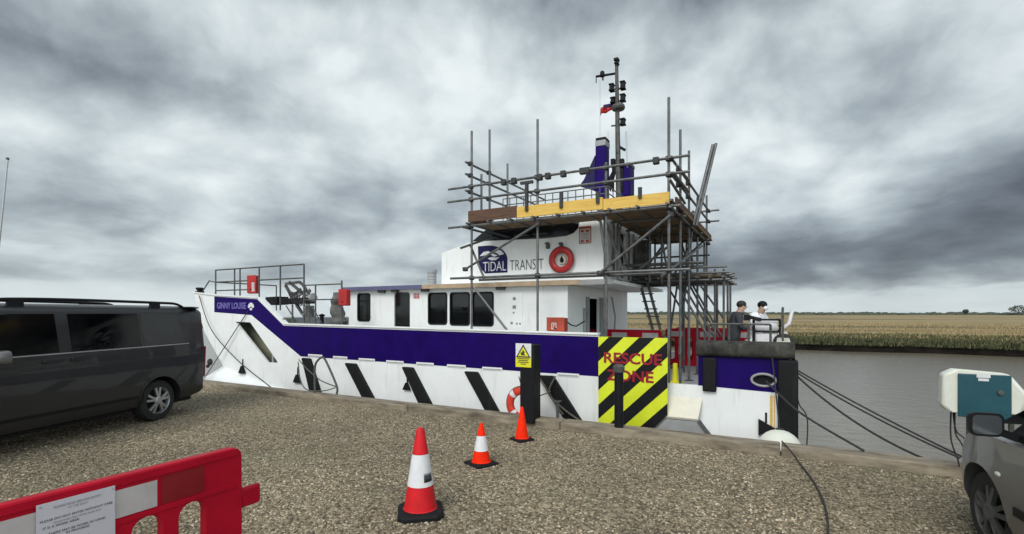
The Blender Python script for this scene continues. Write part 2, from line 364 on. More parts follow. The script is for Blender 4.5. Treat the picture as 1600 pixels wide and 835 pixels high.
# loose shingle lying on it
def stones():
    n = 130000
    # sample inside the viewed wedge, denser towards the viewer
    Y = 2.2+(rng.random(n)**1.35)*10.5; X = (rng.random(n)*2.3-1.15)*Y*1.05
    s = CA*X-SA*Y; t = SA*X+CA*Y
    k = (t < 7.02) & (t > 0); X = X[k]; Y = Y[k]; n = len(X)
    base = np.array([(-1,-1,-1),(1,-1,-1),(1,1,-1),(-1,1,-1),(-1,-1,1),(1,-1,1),(1,1,1),(-1,1,1),(0,0,1.5),(0,-1.5,0),(1.5,0,0),(0,1.5,0),(-1.5,0,0)], float)*.62
    faces = []
    for q, c in (((4,5,6,7), 8), ((0,1,5,4), 9), ((1,2,6,5), 10), ((2,3,7,6), 11), ((3,0,4,7), 12)):
        for i in range(4): faces.append((q[i], q[(i+1) % 4], c))
    faces = np.array(faces); nv = len(base)
    size = .0058+.0072*rng.random(n)**1.8
    sc3 = np.stack([size*(.8+.7*rng.random(n)), size*(.8+.5*rng.random(n)), size*(.45+.4*rng.random(n))], 1)
    P = base[None]*(1+.35*(rng.random((n, nv, 3))-.5))*sc3[:, None, :]
    a = rng.random(n)*6.283; tl = (rng.random(n)-.5)*.8
    ct, st = np.cos(tl)[:, None], np.sin(tl)[:, None]
    y2 = P[:, :, 1]*ct-P[:, :, 2]*st; z2 = P[:, :, 1]*st+P[:, :, 2]*ct
    ca, sa = np.cos(a)[:, None], np.sin(a)[:, None]
    x3 = P[:, :, 0]*ca-y2*sa; y3 = P[:, :, 0]*sa+y2*ca
    V = np.stack([x3+X[:, None], y3+Y[:, None], z2+(sc3[:, 2]*.35)[:, None]], 2).reshape(-1, 3)
    Fc = (faces[None]+(np.arange(n)*nv)[:, None, None]).reshape(-1, 3)
    me = bpy.data.meshes.new('shingle'); me.vertices.add(len(V)); me.vertices.foreach_set('co', V.ravel())
    me.loops.add(Fc.size); me.loops.foreach_set('vertex_index', Fc.ravel().astype(np.int32))
    me.polygons.add(len(Fc)); me.polygons.foreach_set('loop_start', np.arange(0, Fc.size, 3, dtype=np.int32)); me.polygons.foreach_set('loop_total', np.full(len(Fc), 3, np.int32))
    me.update(); me.validate()
    m = bpy.data.materials.new('pebble'); m.use_nodes = True; nn = m.node_tree.nodes; l = m.node_tree.links; b = nn['Principled BSDF']; b.inputs['Roughness'].default_value = .85
    ge = nn.new('ShaderNodeNewGeometry'); cr = nn.new('ShaderNodeValToRGB'); l.new(ge.outputs['Random Per Island'], cr.inputs[0])
    e = cr.color_ramp.elements; e[0].color = (.06, .048, .032, 1); e[1].color = (.62, .545, .41, 1)
    for p, c in ((.2, (.165, .128, .08, 1)), (.45, (.255, .20, .126, 1)), (.66, (.345, .277, .18, 1)), (.88, (.48, .40, .28, 1))): q = e.new(p); q.color = c
    g = nn.new('ShaderNodeTexCoord')
    def big(sc_, det, lo, hi, a, b_):
        z = nn.new('ShaderNodeTexNoise'); l.new(g.outputs['Object'], z.inputs['Vector']); z.inputs['Scale'].default_value = sc_; z.inputs['Detail'].default_value = det
        mr = nn.new('ShaderNodeMapRange'); l.new(z.outputs['Fac'], mr.inputs[0]); mr.inputs[1].default_value = lo; mr.inputs[2].default_value = hi; mr.inputs[3].default_value = a; mr.inputs[4].default_value = b_
        return mr.outputs[0]
    mu = nn.new('ShaderNodeMix'); mu.data_type = 'RGBA'; mu.blend_type = 'MULTIPLY'; mu.inputs[0].default_value = 1; l.new(cr.outputs[0], mu.inputs[6]); l.new(big(.7, 6, .36, .62, .68, 1.12), mu.inputs[7])
    mg = nn.new('ShaderNodeMix'); mg.data_type = 'RGBA'; l.new(big(1.3, 7, .56, .75, 0, .35), mg.inputs[0]); l.new(mu.outputs[2], mg.inputs[6]); mg.inputs[7].default_value = (.12, .135, .06, 1)
    l.new(mg.outputs[2], b.inputs['Base Color']); me.materials.append(m)
    o = bpy.data.objects.new('shingle', me); C.objects.link(o); struct(o, 'stuff')
    o['label'] = 'loose tan and grey shingle stones over the quay'
stones()
# ---- kerb: a run of concrete lengths as one capping
M['kerb'] = mat('weathered_concrete_kerb', (.10, .078, .055), .88, scale=3.5, bump=.6, bscale=14, col2=(.33, .28, .205), stretch=(.6, 2.2, 2.2), streak=.3, streakcol=(.40, .35, .26))
mb = MB()
x = -60.0
while x < 40:
    ln = 3.0; j = random.uniform(-.012, .012); zz = .115+random.uniform(-.006, .006)
    mb.box((x+.006, 7.12+j, -.2), (x+ln-.006, QE+.02+j*.5, zz)); x += ln
k = mb.build('kerb', 'kerb', smooth=False, bevel=.018); k.rotation_euler = (0, 0, A); struct(k)
# ---- water
def water_mat():
    m = bpy.data.materials.new('river_water'); m.use_nodes = True; t = m.node_tree; n = t.nodes; l = t.links; b = n['Principled BSDF']
    b.inputs['Base Color'].default_value = (.165, .14, .10, 1); b.inputs['Roughness'].default_value = .16; b.inputs['IOR'].default_value = 1.33
    g = n.new('ShaderNodeTexCoord'); mp = n.new('ShaderNodeMapping'); l.new(g.outputs['Object'], mp.inputs[0]); mp.inputs['Scale'].default_value = (.7, 1.4, 1)
    a = n.new('ShaderNodeTexNoise'); l.new(mp.outputs[0], a.inputs['Vector']); a.inputs['Scale'].default_value = 2.2; a.inputs['Detail'].default_value = 5; a.inputs['Distortion'].default_value = .6
    bp = n.new('ShaderNodeBump'); bp.inputs['Strength'].default_value = .4; bp.inputs['Distance'].default_value = .05; l.new(a.outputs['Fac'], bp.inputs['Height']); l.new(bp.outputs[0], b.inputs['Normal'])
    return m
M['water'] = water_mat()
mb = MB(); mb.add([(-500, 7.0, -1), (400, 7.0, -1), (400, 120, -1), (-500, 120, -1)], [(0, 1, 2, 3)])
o = mb.build('water', 'water'); o.rotation_euler = (0, 0, A); struct(o)
# ---- far bank and salt marsh
M['mud'] = mat('dark_mud', (.012, .010, .008), 1, spec=.02, var=.5, scale=1.2, bump=.8, bscale=5)
def bank_t(s):                                           # where the mud meets the water
    return 43.0+max(0, (-s-8))*.155+.5*math.sin(s*.21)+.3*math.sin(s*.73+1)
ss = [-420+i*1.5 for i in range(480)]
mb = MB(); rows = []
for dt, z in ((-1.5, -1.5), (0, -1.02), (.5, -.72), (1.1, -.50), (1.9, -.32), (3.2, -.27)):
    rows.append([(s, bank_t(s)+dt+.25*math.sin(s*1.9+dt*3)*(dt > 0), z+.06*math.sin(s*1.3+dt*7)*(0 < dt < 2)) for s in ss])
mb.loft(rows, cap=False, closed=False)
o = mb.build('mud_bank', 'mud'); o.rotation_euler = (0, 0, A); struct(o)
def marsh_mat():
    m = bpy.data.materials.new('salt_marsh'); m.use_nodes = True; t = m.node_tree; n = t.nodes; l = t.links; b = n['Principled BSDF']; b.inputs['Roughness'].default_value = .95
    g = n.new('ShaderNodeTexCoord'); mp = n.new('ShaderNodeMapping'); l.new(g.outputs['Object'], mp.inputs[0]); mp.inputs['Scale'].default_value = (.012, .06, 1)
    a = n.new('ShaderNodeTexNoise'); l.new(mp.outputs[0], a.inputs['Vector']); a.inputs['Scale'].default_value = 1; a.inputs['Detail'].default_value = 8; a.inputs['Roughness'].default_value = .62
    cr = n.new('ShaderNodeValToRGB'); l.new(a.outputs['Fac'], cr.inputs[0]); e = cr.color_ramp.elements
    e[0].position = .34; e[0].color = (.06, .06, .026, 1); e[1].position = .66; e[1].color = (.42, .30, .145, 1)
    for p, c in ((.43, (.14, .098, .045, 1)), (.5, (.34, .245, .11, 1)), (.57, (.21, .175, .078, 1))): q = e.new(p); q.color = c
    l.new(cr.outputs[0], b.inputs['Base Color']); return m
M['marsh'] = marsh_mat()
mb = MB(); rows = []
for dt, z in ((1.6, -.36), (6, -.30), (30, -.3), (200, -.3), (1200, -.3), (4500, -.3)):
    rows.append([((s-40)*(1+dt/150)+40, bank_t(s)+dt, z) for s in ss])
mb.loft(rows, cap=False, closed=False)
o = mb.build('marsh', 'marsh'); o.rotation_euler = (0, 0, A); struct(o)
# reeds and grass: blades, green along the bank and straw coloured behind
def blades(name, n, smin, smax, d0, d1, h0, h1, cols, label, pw=1.0, zb=-.33):
    s = smin+(smax-smin)*rng.random(n); d = d0+(d1-d0)*rng.random(n)**pw
    t = np.array([bank_t(q) for q in s])+d
    hh = (h0+(h1-h0)*rng.random(n))*(.8+.4*np.sin(s*.9+2*np.sin(d))**2); a = rng.random(n)*6.283; wd = .02+.03*rng.random(n); lean = (rng.random((n, 2))-.5)*.7*hh[:, None]
    B = np.stack([s, t, zb-np.maximum(0, 1.9-d)*.16], 1); dv = np.stack([np.cos(a)*wd, np.sin(a)*wd, np.zeros(n)], 1)
    tip = B+np.stack([lean[:, 0], lean[:, 1], hh], 1); mid = B+np.stack([lean[:, 0]*.35, lean[:, 1]*.35, hh*.55], 1)
    V = np.stack([B-dv, B+dv, mid+dv*.8, mid-dv*.8, tip], 1).reshape(-1, 3)
    i0 = np.arange(n)*5
    me = bpy.data.meshes.new(name)
    Fq = np.stack([i0, i0+1, i0+2, i0+3], 1); Ft = np.stack([i0+3, i0+2, i0+4], 1)
    loops = np.concatenate([Fq.ravel(), Ft.ravel()]).astype(np.int32)
    me.vertices.add(len(V)); me.vertices.foreach_set('co', V.ravel()); me.loops.add(len(loops)); me.loops.foreach_set('vertex_index', loops)
    me.polygons.add(2*n); me.polygons.foreach_set('loop_start', np.concatenate([np.arange(n)*4, 4*n+np.arange(n)*3]).astype(np.int32)); me.polygons.foreach_set('loop_total', np.concatenate([np.full(n, 4), np.full(n, 3)]).astype(np.int32))
    me.update(); me.validate()
    m = bpy.data.materials.new(name); m.use_nodes = True; nn = m.node_tree.nodes; l = m.node_tree.links; b = nn['Principled BSDF']; b.inputs['Roughness'].default_value = .8
    ge = nn.new('ShaderNodeNewGeometry'); cr = nn.new('ShaderNodeValToRGB'); l.new(ge.outputs['Random Per Island'], cr.inputs[0]); e = cr.color_ramp.elements
    e[0].color = (*cols[0], 1); e[1].color = (*cols[-1], 1)
    for i, c in enumerate(cols[1:-1]): q = e.new((i+1)/(len(cols)-1)); q.color = (*c, 1)
    l.new(cr.outputs[0], b.inputs['Base Color']); me.materials.append(m)
    o = bpy.data.objects.new(name, me); C.objects.link(o); o.rotation_euler = (0, 0, A); struct(o, 'stuff'); o['label'] = label
blades('bank_grass', 90000, -75, 75, .3, 15, .12, .30, [(.032, .042, .014), (.05, .062, .02), (.075, .082, .03), (.15, .13, .06)], 'rough green grass along the far river bank', 1.45)
blades('marsh_grass', 52000, -90, 95, 5.5, 80, .13, .30, [(.19, .15, .065), (.31, .235, .11), (.40, .30, .15), (.17, .15, .065)], 'straw coloured marsh grass beyond the bank', 1.7, -.31)
# ---- far wood on the horizon (one mass), with a few trees that stand clear of it
def lump(mb, c, r, hgt, k=7):
    ph = rng.random(6)*6.28; rows = []
    for i in range(5):
        th = i/4*math.pi*.5; rr = r*math.cos(th); zz = hgt*math.sin(th)
        rows.append([(c[0]+rr*math.cos(2*math.pi*j/k)*(1+.25*math.sin(2*j+ph[0]+i)), c[1]+rr*math.sin(2*math.pi*j/k), c[2]+zz*(1+.15*math.sin(3*j+ph[1]+i))) for j in range(k)])
    mb.loft(rows, cap=True)
mb = MB()
for i in range(420):
    az_ = R(-62)+R(124)*i/420+random.uniform(-.004, .004); D = 620+60*math.sin(i*.13)+random.uniform(-25, 25)
    near = .6+.4*math.sin(i*.045+2)+.25*math.sin(i*.31)
    lump(mb, (D*math.sin(az_), D*math.cos(az_), -.4), random.uniform(4, 8), random.uniform(1.7, 2.6)+1.0*max(0, near))
o = mb.build('far_wood', 'leaf'); struct(o, 'stuff'); o['label'] = 'low dark line of woods along the horizon'
def far_tree(u, D, hgt, wid, label):
    x = (u-800)/F*D
    root = thing('tree', label, 'tree', (x, D, -.3), group='trees standing on the horizon')
    tb = MB().tube([(0, 0, 0), (0.1, 0, hgt*.35), (.2, .1, hgt*.6)], .3, 6, radii=[.35, .28, .12]); tb.build('trunk', 'bark', root)
    cb = MB()
    for i in range(420):
        d = Vector(rng.normal(size=3)).normalized()*(.55+.45*rng.random()); c = Vector((d.x*wid/2, d.y*wid/2, hgt*.6+d.z*hgt*.38))
        a, b_ = Vector(rng.normal(size=3)).normalized()*.5, Vector(rng.normal(size=3)).normalized()*.5
        cb.add([c-a, c+b_, c+a, c-b_], [(0, 1, 2, 3)])
    cb.build('crown', 'leaf', root, smooth=False)
far_tree(1592, 420, 8.6, 13, 'largest round tree on the horizon, at the right edge')
far_tree(1509, 470, 5.6, 4.5, 'small round tree on the horizon left of the large one')

# ================================================================== THE WORKBOAT  (quay coordinates)
T0 = 8.3; TF = 15.1                                      # near and far side of the hull
DK = .40                                                 # working deck
boat = quay_thing('workboat', 'white and violet blue catamaran workboat moored along the quay', 'boat', (-7.4, 11.7, -1.0))
GAP0, GAP1 = sz(935, 523, T0)[0], sz(1091, 533, T0)[0]
ST = sz(1236, 540, T0)[0]                                # stern end
bt = [sz(303, 458, T0), sz(335, 462, T0), sz(404, 466, T0), sz(444, 507, T0), (GAP0, 1.42)]
BW = 1.345
outer = [bt[0], bt[1], bt[2], bt[3], bt[4], (GAP0, .66), (GAP1, .66), (GAP1, BW-.1), (ST, BW-.1), (ST, -1.3), (-13.0, -1.3), sz(352, 578, T0), sz(319, 518, T0)]
slot = [sz(367.6, 503, T0), sz(391, 504, T0), sz(435, 567.5, T0), sz(418, 566.5, T0)]
fl = at(1193, 594, T0); fair = [(fl[0]+.155*math.cos(R(a)), fl[2]+.085*math.sin(R(a))) for a in range(0, 360, 20)]
fa, fb = face_t(T0, .06)
mb = MB(); mb.plate(outer, [slot, fair], fa, fb)
# transom, far side, raked bow face, underside
fa2, fb2 = face_t(TF, -.06)
far_outer = [bt[0], bt[1], bt[2], bt[3], (-3.2, 1.3), (-3.2, .66), (-1.2, .66), (-1.2, .66), (ST, .66), (ST, -1.3), (-13.0, -1.3), sz(352, 578, T0), sz(319, 518, T0)]
far_outer = [p for i, p in enumerate(far_outer) if i == 0 or p != far_outer[i-1]]
mb.plate(far_outer, [], fa2, fb2)
mb.box((ST-.06, T0+.06, -1.3), (ST, TF-.06, DK))
b0, b1 = bt[0], sz(352, 578, T0)
mb.add([(b0[0], T0+.06, b0[1]), (b0[0], TF-.06, b0[1]), (b1[0], TF-.06, b1[1]), (b1[0], T0+.06, b1[1])], [(0, 1, 2, 3)])
mb.add([(b1[0], T0+.06, b1[1]), (b1[0], TF-.06, b1[1]), (-11.5, TF-.06, .1), (-11.5, T0+.06, .1)], [(0, 1, 2, 3)])
hull = mb.build('hull', 'white', boat, smooth=False)
# prows of the two slim hulls: a flared chine that stands out below the raked bow
for sg, base in ((1, T0), (-1, TF)):
    mb = MB(); rings = []
    for q in range(13):
        f = q/12; s = -15.25+4.6*f; rise = min(1, f*2.6)**.8*(1-max(0, f-.38)/.62)**1.1
        zt = -.20+.56*rise; o_ = .42*math.sin(min(1, f*1.5)*math.pi/2)*(1-max(0, f-.45)/.55)+.006
        c_ = .55*(1-min(1, f*2.4))
        rings.append([(s, base+sg*(c_+.02), zt), (s, base+sg*(c_-o_*.55), zt*.55-.03), (s, base+sg*(c_-o_), -.06-.06*(1-rise)), (s, base+sg*(c_-o_*.7), -1.25), (s, base+sg*(c_+.9), -1.25), (s, base+sg*(c_+.6), zt-.02)])
    mb.loft(rings); mb.build('prow', 'white', boat, ang=60)
# deck, raised foredeck, inner bulwark lining
mb = MB()
mb.box((-11.3, T0+.06, DK-.06), (ST-.06, TF-.06, DK)); mb.box((-14.0, T0+.06, 1.6), (-11.5, TF-.06, 1.66)); mb.box((-11.5, T0+.06, DK), (-11.44, TF-.06, 1.66))
mb.build('deck', 'deck', boat, smooth=False)
mb = MB(); mb.box((min(p[0] for p in slot)-.1, T0+.061, slot[2][1]-.1), (max(p[0] for p in slot)+.1, T0+.42, slot[0][1]+.1))
ob = mb.build('hull_recess', 'pocket', boat, smooth=False)
bm = bmesh.new(); bm.from_mesh(ob.data); yo = T0+.061-ORG[boat][1]
bmesh.ops.delete(bm, geom=[f for f in bm.faces if all(abs(v_.co.y-yo) < 1e-4 for v_ in f.verts)], context='FACES'); bm.to_mesh(ob.data); bm.free()
# violet-blue paint band, a skin 4 mm proud
fa, fb = (lambda s, z: (s, T0-.004, z)), (lambda s, z: (s, T0+.001, z))
band = [sz(335, 463.5, T0), (bt[2][0]-.05, bt[2][1]-.03), (bt[3][0]-.02, bt[3][1]-.035), (GAP0, 1.385), (GAP0, .70), (sz(470, 555, T0)[0], .735), sz(393, 492.5, T0), sz(335, 488, T0)]
mb = MB(); mb.plate(band, [], fa, fb); mb.build('blue_band', 'blue', boat, smooth=False)
mb = MB(); fair_in = [(p[0], p[1]) for p in fair]
mb.plate([(GAP1, BW-.1), (ST-.01, BW-.1), (ST-.01, .62), (GAP1, .66)], [fair_in], fa, fb); mb.build('blue_stern_panel', 'blue', boat, smooth=False)
# bulwark cap rails
mb = MB()
for p, q in zip(bt[:-1], bt[1:]): mb.bar((p[0], T0+.05, p[1]+.012), (q[0], T0+.05, q[1]+.012), .16, .035)
mb.build('cap_rail', 'whiteplain', boat, smooth=False, bevel=.008)
mb = MB(); mb.box((GAP1, T0+.06, DK), (ST-.06, T0+.14, BW-.1)); mb.box((-11.3, T0+.06, DK), (GAP0, T0+.11, 1.38)); mb.build('bulwark_lining', 'cream', boat, smooth=False)
mb = MB()
p = rrect(T0-.10, BW-.22, T0+.24, BW+.02, .08, 3)
mb.loft([[(s, y, z) for y, z in p] for s in [GAP1-.02+(ST+.07-GAP1)*i/14 for i in range(15)]])
mb.build('rubber_bumper', 'oldrubber', boat, ang=50)
mb = MB(); mb.box((GAP1+.07, T0-.07, .58), (GAP1+.27, T0-.005, BW-.24)); mb.build('fender_strip', 'black', boat, bevel=.02)
mb = MB(); mb.box((ST-.17, T0-.10, -1.2), (ST+.09, T0+.14, BW-.23)); mb.build('corner_fender', 'black', boat, bevel=.03)
# transom bulwark with light capping
mb = MB(); mb.box((ST-.07, T0+.15, DK), (ST-.005, TF-.1, BW-.12)); mb.build('transom_bulwark', 'cream', boat, smooth=False)
mb = MB(); mb.box((ST-.2, T0+.25, BW-.12), (ST+.02, TF-.1, BW-.04)); mb.build('transom_capping', 'cream', boat, smooth=False, bevel=.02)
mb = MB(); q0 = sz(1203, 612, T0)[0]; mb.box((q0, T0-.003, -.9), (q0+.035, T0+.002, .58)); mb.box((q0+.05, T0-.003, -.9), (q0+.065, T0+.002, .58)); mb.build('yellow_stripe', 'yboard', boat, smooth=False)
mb = MB()
ring = [(fl[0]+.16*math.cos(R(a)), T0-.012, fl[2]+.09*math.sin(R(a))) for a in range(0, 360, 15)]; mb.tube(ring, .019, 8, closed=True); mb.build('fairlead', 'grey', boat)
mb = MB(); mb.box((fl[0]-.2, T0+.045, fl[2]-.13), (fl[0]+.2, T0+.135, fl[2]+.13)); mb.build('fairlead_pocket', 'blackpaint', boat)
# slanted rubbing strakes
for (a0, a1, v0, c0, c1, v1) in ((475, 487, 559, 488, 506, 615), (542, 558, 567, 570, 588, 624), (631, 647, 573, 658, 680, 634), (728, 748, 580, 762, 783, 645), (842, 866, 586, 886, 913, 660)):
    p = [sz(a0, v0, T0), sz(a1, v0+1, T0), sz(c1, v1, T0), sz(c0, v1-2, T0)]
    dxz = ((p[3][0]-p[0][0])*.6, (p[3][1]-p[0][1])*.6)
    p[2] = (p[2][0]+dxz[0], p[2][1]+dxz[1]); p[3] = (p[3][0]+dxz[0], p[3][1]+dxz[1])
    mb = MB(); mb.plate(p, [], lambda s, z: (s, T0-.085, z), lambda s, z: (s, T0-.004, z)); mb.build('rubbing_strake', 'black', boat, bevel=.022)
# freeing ports along the foot of the blue band
for (a, b_, v_) in ((482, 504, 556), (521, 543, 559), (561, 586, 562.5), (604, 631, 566), (651, 678, 569), (699, 728, 572.5), (754, 785, 576.5), (871, 905, 586)):
    x0, x1 = sz(a, v_, T0)[0], sz(b_, v_, T0)[0]; zc = sz((a+b_)/2, v_, T0)[1]
    mb = MB(); mb.m = 0; mb.box((x0, T0-.012, zc-.03), (x1, T0-.005, zc+.03)); mb.m = 1; mb.box((x0+.02, T0-.016, zc-.018), (x1-.02, T0-.012, zc+.0))
    mb.build('freeing_port', ['whiteplain', 'grey'], boat, smooth=False)
# small black shackle plates hanging on the hull
for (u_, v_) in ((637, 604), (466, 592), (380, 578), (1197, 668)):
    q = at(u_, v_, T0); k_ = .10 if u_ > 600 else .13
    mb = MB(); mb.plate([(q[0]-k_, q[2]-k_*.7), (q[0]+k_, q[2]-k_*.7), (q[0]+k_*.2, q[2]+k_*.8), (q[0]-k_*.2, q[2]+k_*.8)] if u_ < 1000 else [(q[0]-.1, q[2]-.12), (q[0]+.12, q[2]), (q[0]-.1, q[2]+.12)], [], lambda s, z: (s, T0-.06, z), lambda s, z: (s, T0-.004, z))
    mb.tube([(q[0], T0-.02, q[2]+k_*.7), (q[0], T0-.012, q[2]+k_*2.2)], .014, 6); mb.build('shackle_plate', 'blackpaint', boat)
# boarding recess with a cream step below the gate
p0, p1 = sz(1046, 640, T0)[0], sz(1100, 640, T0)[0]
mb = MB(); mb.add([(p0-.2, T0-.003, .46), (p1-.02, T0-.003, .46), (p1-.06, T0-.22, .17), (p0-.3, T0-.22, .17), (p0-.2, T0-.003, .42), (p1-.02, T0-.003, .42), (p1-.06, T0-.20, .13), (p0-.3, T0-.20, .13)], [(0, 1, 2, 3), (7, 6, 5, 4), (0, 4, 5, 1), (1, 5, 6, 2), (2, 6, 7, 3), (3, 7, 4, 0)]); mb.build('boarding_step', 'cream', boat, smooth=False, bevel=.006)
mb = MB(); mb.plate([(p0-.3, .125), (p1-.06, .125), (p1+.45, -.5), (p0-.3, -.5)], [], lambda s, z: (s, T0-.19, z), lambda s, z: (s, T0-.004, z)); mb.build('step_box', 'grey', boat, smooth=False, bevel=.01)
mb = MB(); mb.bar((p1-.05, T0-.20, .14), (p1+.45, T0-.20, -.5), .04, .05); mb.build('step_frame', 'gunmetal', boat, smooth=False)
# RESCUE ZONE board
TZ = T0-.24
z0 = sz(935, 525, TZ); z1 = sz(1043, 525, TZ)[0]; pt, pb = 1.40, -.16
cutx = z1-.33; cutz = pb+.36
pan = [(z0[0], pb), (cutx, pb), (z1, cutz), (z1, pt), (z0[0], pt)]
panel = MB().plate(pan, [], lambda s, z: (s, TZ, z), lambda s, z: (s, TZ+.03, z)).build('rescue_zone_board', 'hivis', boat, smooth=False)
def clip(poly, a, b, c):                                  # keep a*x+b*y<=c
    o_ = []
    for i in range(len(poly)):
        p, q = poly[i], poly[(i+1) % len(poly)]; dp = a*p[0]+b*p[1]-c; dq = a*q[0]+b*q[1]-c
        if dp <= 0: o_.append(p)
        if dp*dq < 0: k_ = dp/(dp-dq); o_.append((p[0]+(q[0]-p[0])*k_, p[1]+(q[1]-p[1])*k_))
    return o_
mb = MB(); nx, nz = -math.sin(R(44)), math.cos(R(44))
per = .348; base = nx*z0[0]+nz*pb
for i in range(-5, 7):
    st_ = clip(clip(pan, nx, nz, base+i*per+.300), -nx, -nz, -(base+i*per+.128))
    if len(st_) > 2: mb.plate(st_, [], lambda s, z: (s, TZ-.003, z), lambda s, z: (s, TZ+.001, z))
mb.build('black_stripes', 'blackpaint', panel, org=ORG[boat], smooth=False)
mb = MB(); xm = (z0[0]+z1)/2
mb.text('RESCUE', .245, lambda x, y, z: (xm+.0+x, TZ-.0055-z, 1.045+y), bold=.006, sx=1.13, depth=.002).build('lettering', 'redletter', panel, org=ORG[boat], smooth=False)
MB().text('ZONE', .245, lambda x, y, z: (xm-.03+x, TZ-.0055-z, .76+y), bold=.006, sx=1.13, depth=.002).build('lettering', 'redletter', panel, org=ORG[boat], smooth=False)
mb = MB()
for x in (z0[0]+.06, z1-.04): mb.tube([(x, TZ+.06, DK), (x, TZ+.06, pt+.02)], .025)
mb.box((z0[0], TZ+.03, pt-.03), (z1, TZ+.09, pt+.0)); mb.build('board_frame', 'steel', panel, org=ORG[boat])
# name on the bow
p = at(363, 479, T0)
mb = MB(); mb.text('GINNY LOUISE', .235, lambda x, y, z: (at(338, 478, T0)[0]+.04+x, T0-.009-z, 1.99-.01*x+y), align='LEFT', sx=.82, bold=.004); mb.build('boat_name', 'lilac', boat, smooth=False)
q = at(392.5, 480, T0); mb = MB(); mb.plate([(q[0]+.125*math.cos(R(a)), q[2]-.01+.125*math.sin(R(a))) for a in range(0, 181, 15)]+[(q[0]-.08, q[2]-.03), (q[0], q[2]+.015), (q[0]+.08, q[2]-.03)], [], lambda s, z: (s, T0-.010, z), lambda s, z: (s, T0-.004, z))
mb.plate([(q[0]+.05*math.cos(R(a)), q[2]-.055+.035*math.sin(R(a))) for a in range(0, 360, 24)], [], lambda s, z: (s, T0-.010, z), lambda s, z: (s, T0-.004, z)); mb.build('bow_emblem', 'refl', boat, smooth=False)

# ---- main cabin
TC = 9.3; TCF = 13.7
cs0, cs1 = sz(545, 443, TC)[0], sz(887, 443, TC)[0]; RZ = 2.44
wins = [(559, 578.5, 459, 502), (669.5, 698.5, 458, 507), (703.5, 734, 457.5, 508.5), (737.5, 771, 457, 509.5)]
def pxrect(u0, u1, v0, v1, t, r):
    um = (u0+u1)/2; x0, x1 = sz(u0, v0, t)[0], sz(u1, v0, t)[0]; a = sz(um, v0, t)[1]; b_ = sz(um, v1, t)[1]
    return rrect(x0, b_, x1, a, r)
holes = [pxrect(*wq, TC, .07) for wq in wins]
dx0, dx1 = sz(616, 458, TC)[0], sz(640.5, 458, TC)[0]; door = rrect(dx0, DK+.12, dx1, sz(628, 457, TC)[1], .07); holes.append(door)
cabin = MB()
cabin.plate([(cs0, DK), (cs1, DK), (cs1, RZ-.08), (cs0, RZ-.08)], holes, *face_t(TC, .06))
cabin.box((cs0, TCF-.06, DK), (cs1, TCF, RZ-.08)); cabin.box((cs0, TC+.06, DK), (cs0+.06, TCF-.06, RZ-.08))
ad = [at_s(919, 500, cs1)[1], at_s(936, 500, cs1)[1], at_s(940, 500, cs1)[1], at_s(950, 500, cs1)[1]]
cabin.plate([(TC+.06, DK), (TCF-.06, DK), (TCF-.06, RZ-.08), (TC+.06, RZ-.08)], [[(ad[0], DK+.1), (ad[1], DK+.1), (ad[1], 2.12), (ad[0], 2.12)], [(ad[2], DK+.9), (ad[3], DK+.9), (ad[3], 2.15), (ad[2], 2.15)]], *face_s(cs1, .06))
cab = cabin.build('cabin', 'white', boat, smooth=False)
for hq in holes[:4]:
    f_ = MB(); inner = [((x-sum(a for a, _ in hq)/len(hq))*.9+sum(a for a, _ in hq)/len(hq), (z-sum(b_ for _, b_ in hq)/len(hq))*.93+sum(b_ for _, b_ in hq)/len(hq)) for x, z in hq]
    big = [((x-sum(a for a, _ in hq)/len(hq))*1.04+sum(a for a, _ in hq)/len(hq), (z-sum(b_ for _, b_ in hq)/len(hq))*1.03+sum(b_ for _, b_ in hq)/len(hq)) for x, z in hq]
    f_.plate(big, [inner], lambda s, z: (s, TC-.014, z), lambda s, z: (s, TC-.001, z)); fo = f_.build('window', 'blackpaint', boat, smooth=False)
    MB().plate(big, [], lambda s, z: (s, TC+.02, z), lambda s, z: (s, TC+.03, z)).build('pane', 'glass', fo, org=ORG[boat], smooth=False)
f_ = MB().plate([((x-(dx0+dx1)/2)*1.05+(dx0+dx1)/2, z) for x, z in door], [], lambda s, z: (s, TC+.035, z), lambda s, z: (s, TC+.055, z)); dob = f_.build('door', 'glass', boat, smooth=False)
MB().box((dx1-.07, TC+.0, 1.3), (dx1-.04, TC+.034, 1.45)).build('door_handle', 'chrome', dob, org=ORG[boat])
MB().box((cs1-.5, TC+.3, DK), (cs1-.45, TCF-.2, RZ-.1)).build('interior_shade_sheet', 'blackpaint', boat, smooth=False)  # black sheet standing for the shade inside the cabin, behind the aft openings
mb = MB()
for (a, b_) in ((ad[0]-.16, ad[0]-.04), (ad[1]+.02, ad[1]+.1), (ad[2]-.05, ad[2]-.01)): mb.box((cs1, a, DK+.05), (cs1+.05, b_, 2.15))
mb.tube([(cs1+.05, ad[3]+.15, 2.2), (cs1+.12, ad[3]+.2, 1.7), (cs1+.06, ad[3]+.32, 1.2), (cs1+.08, ad[3]+.2, 1.0)], .02); mb.tube([(cs1+.03, ad[0]-.3, 1.9), (cs1+.03, ad[0]-.3, 1.2)], .03)
mb.build('aft_door_frame', 'grey', boat)
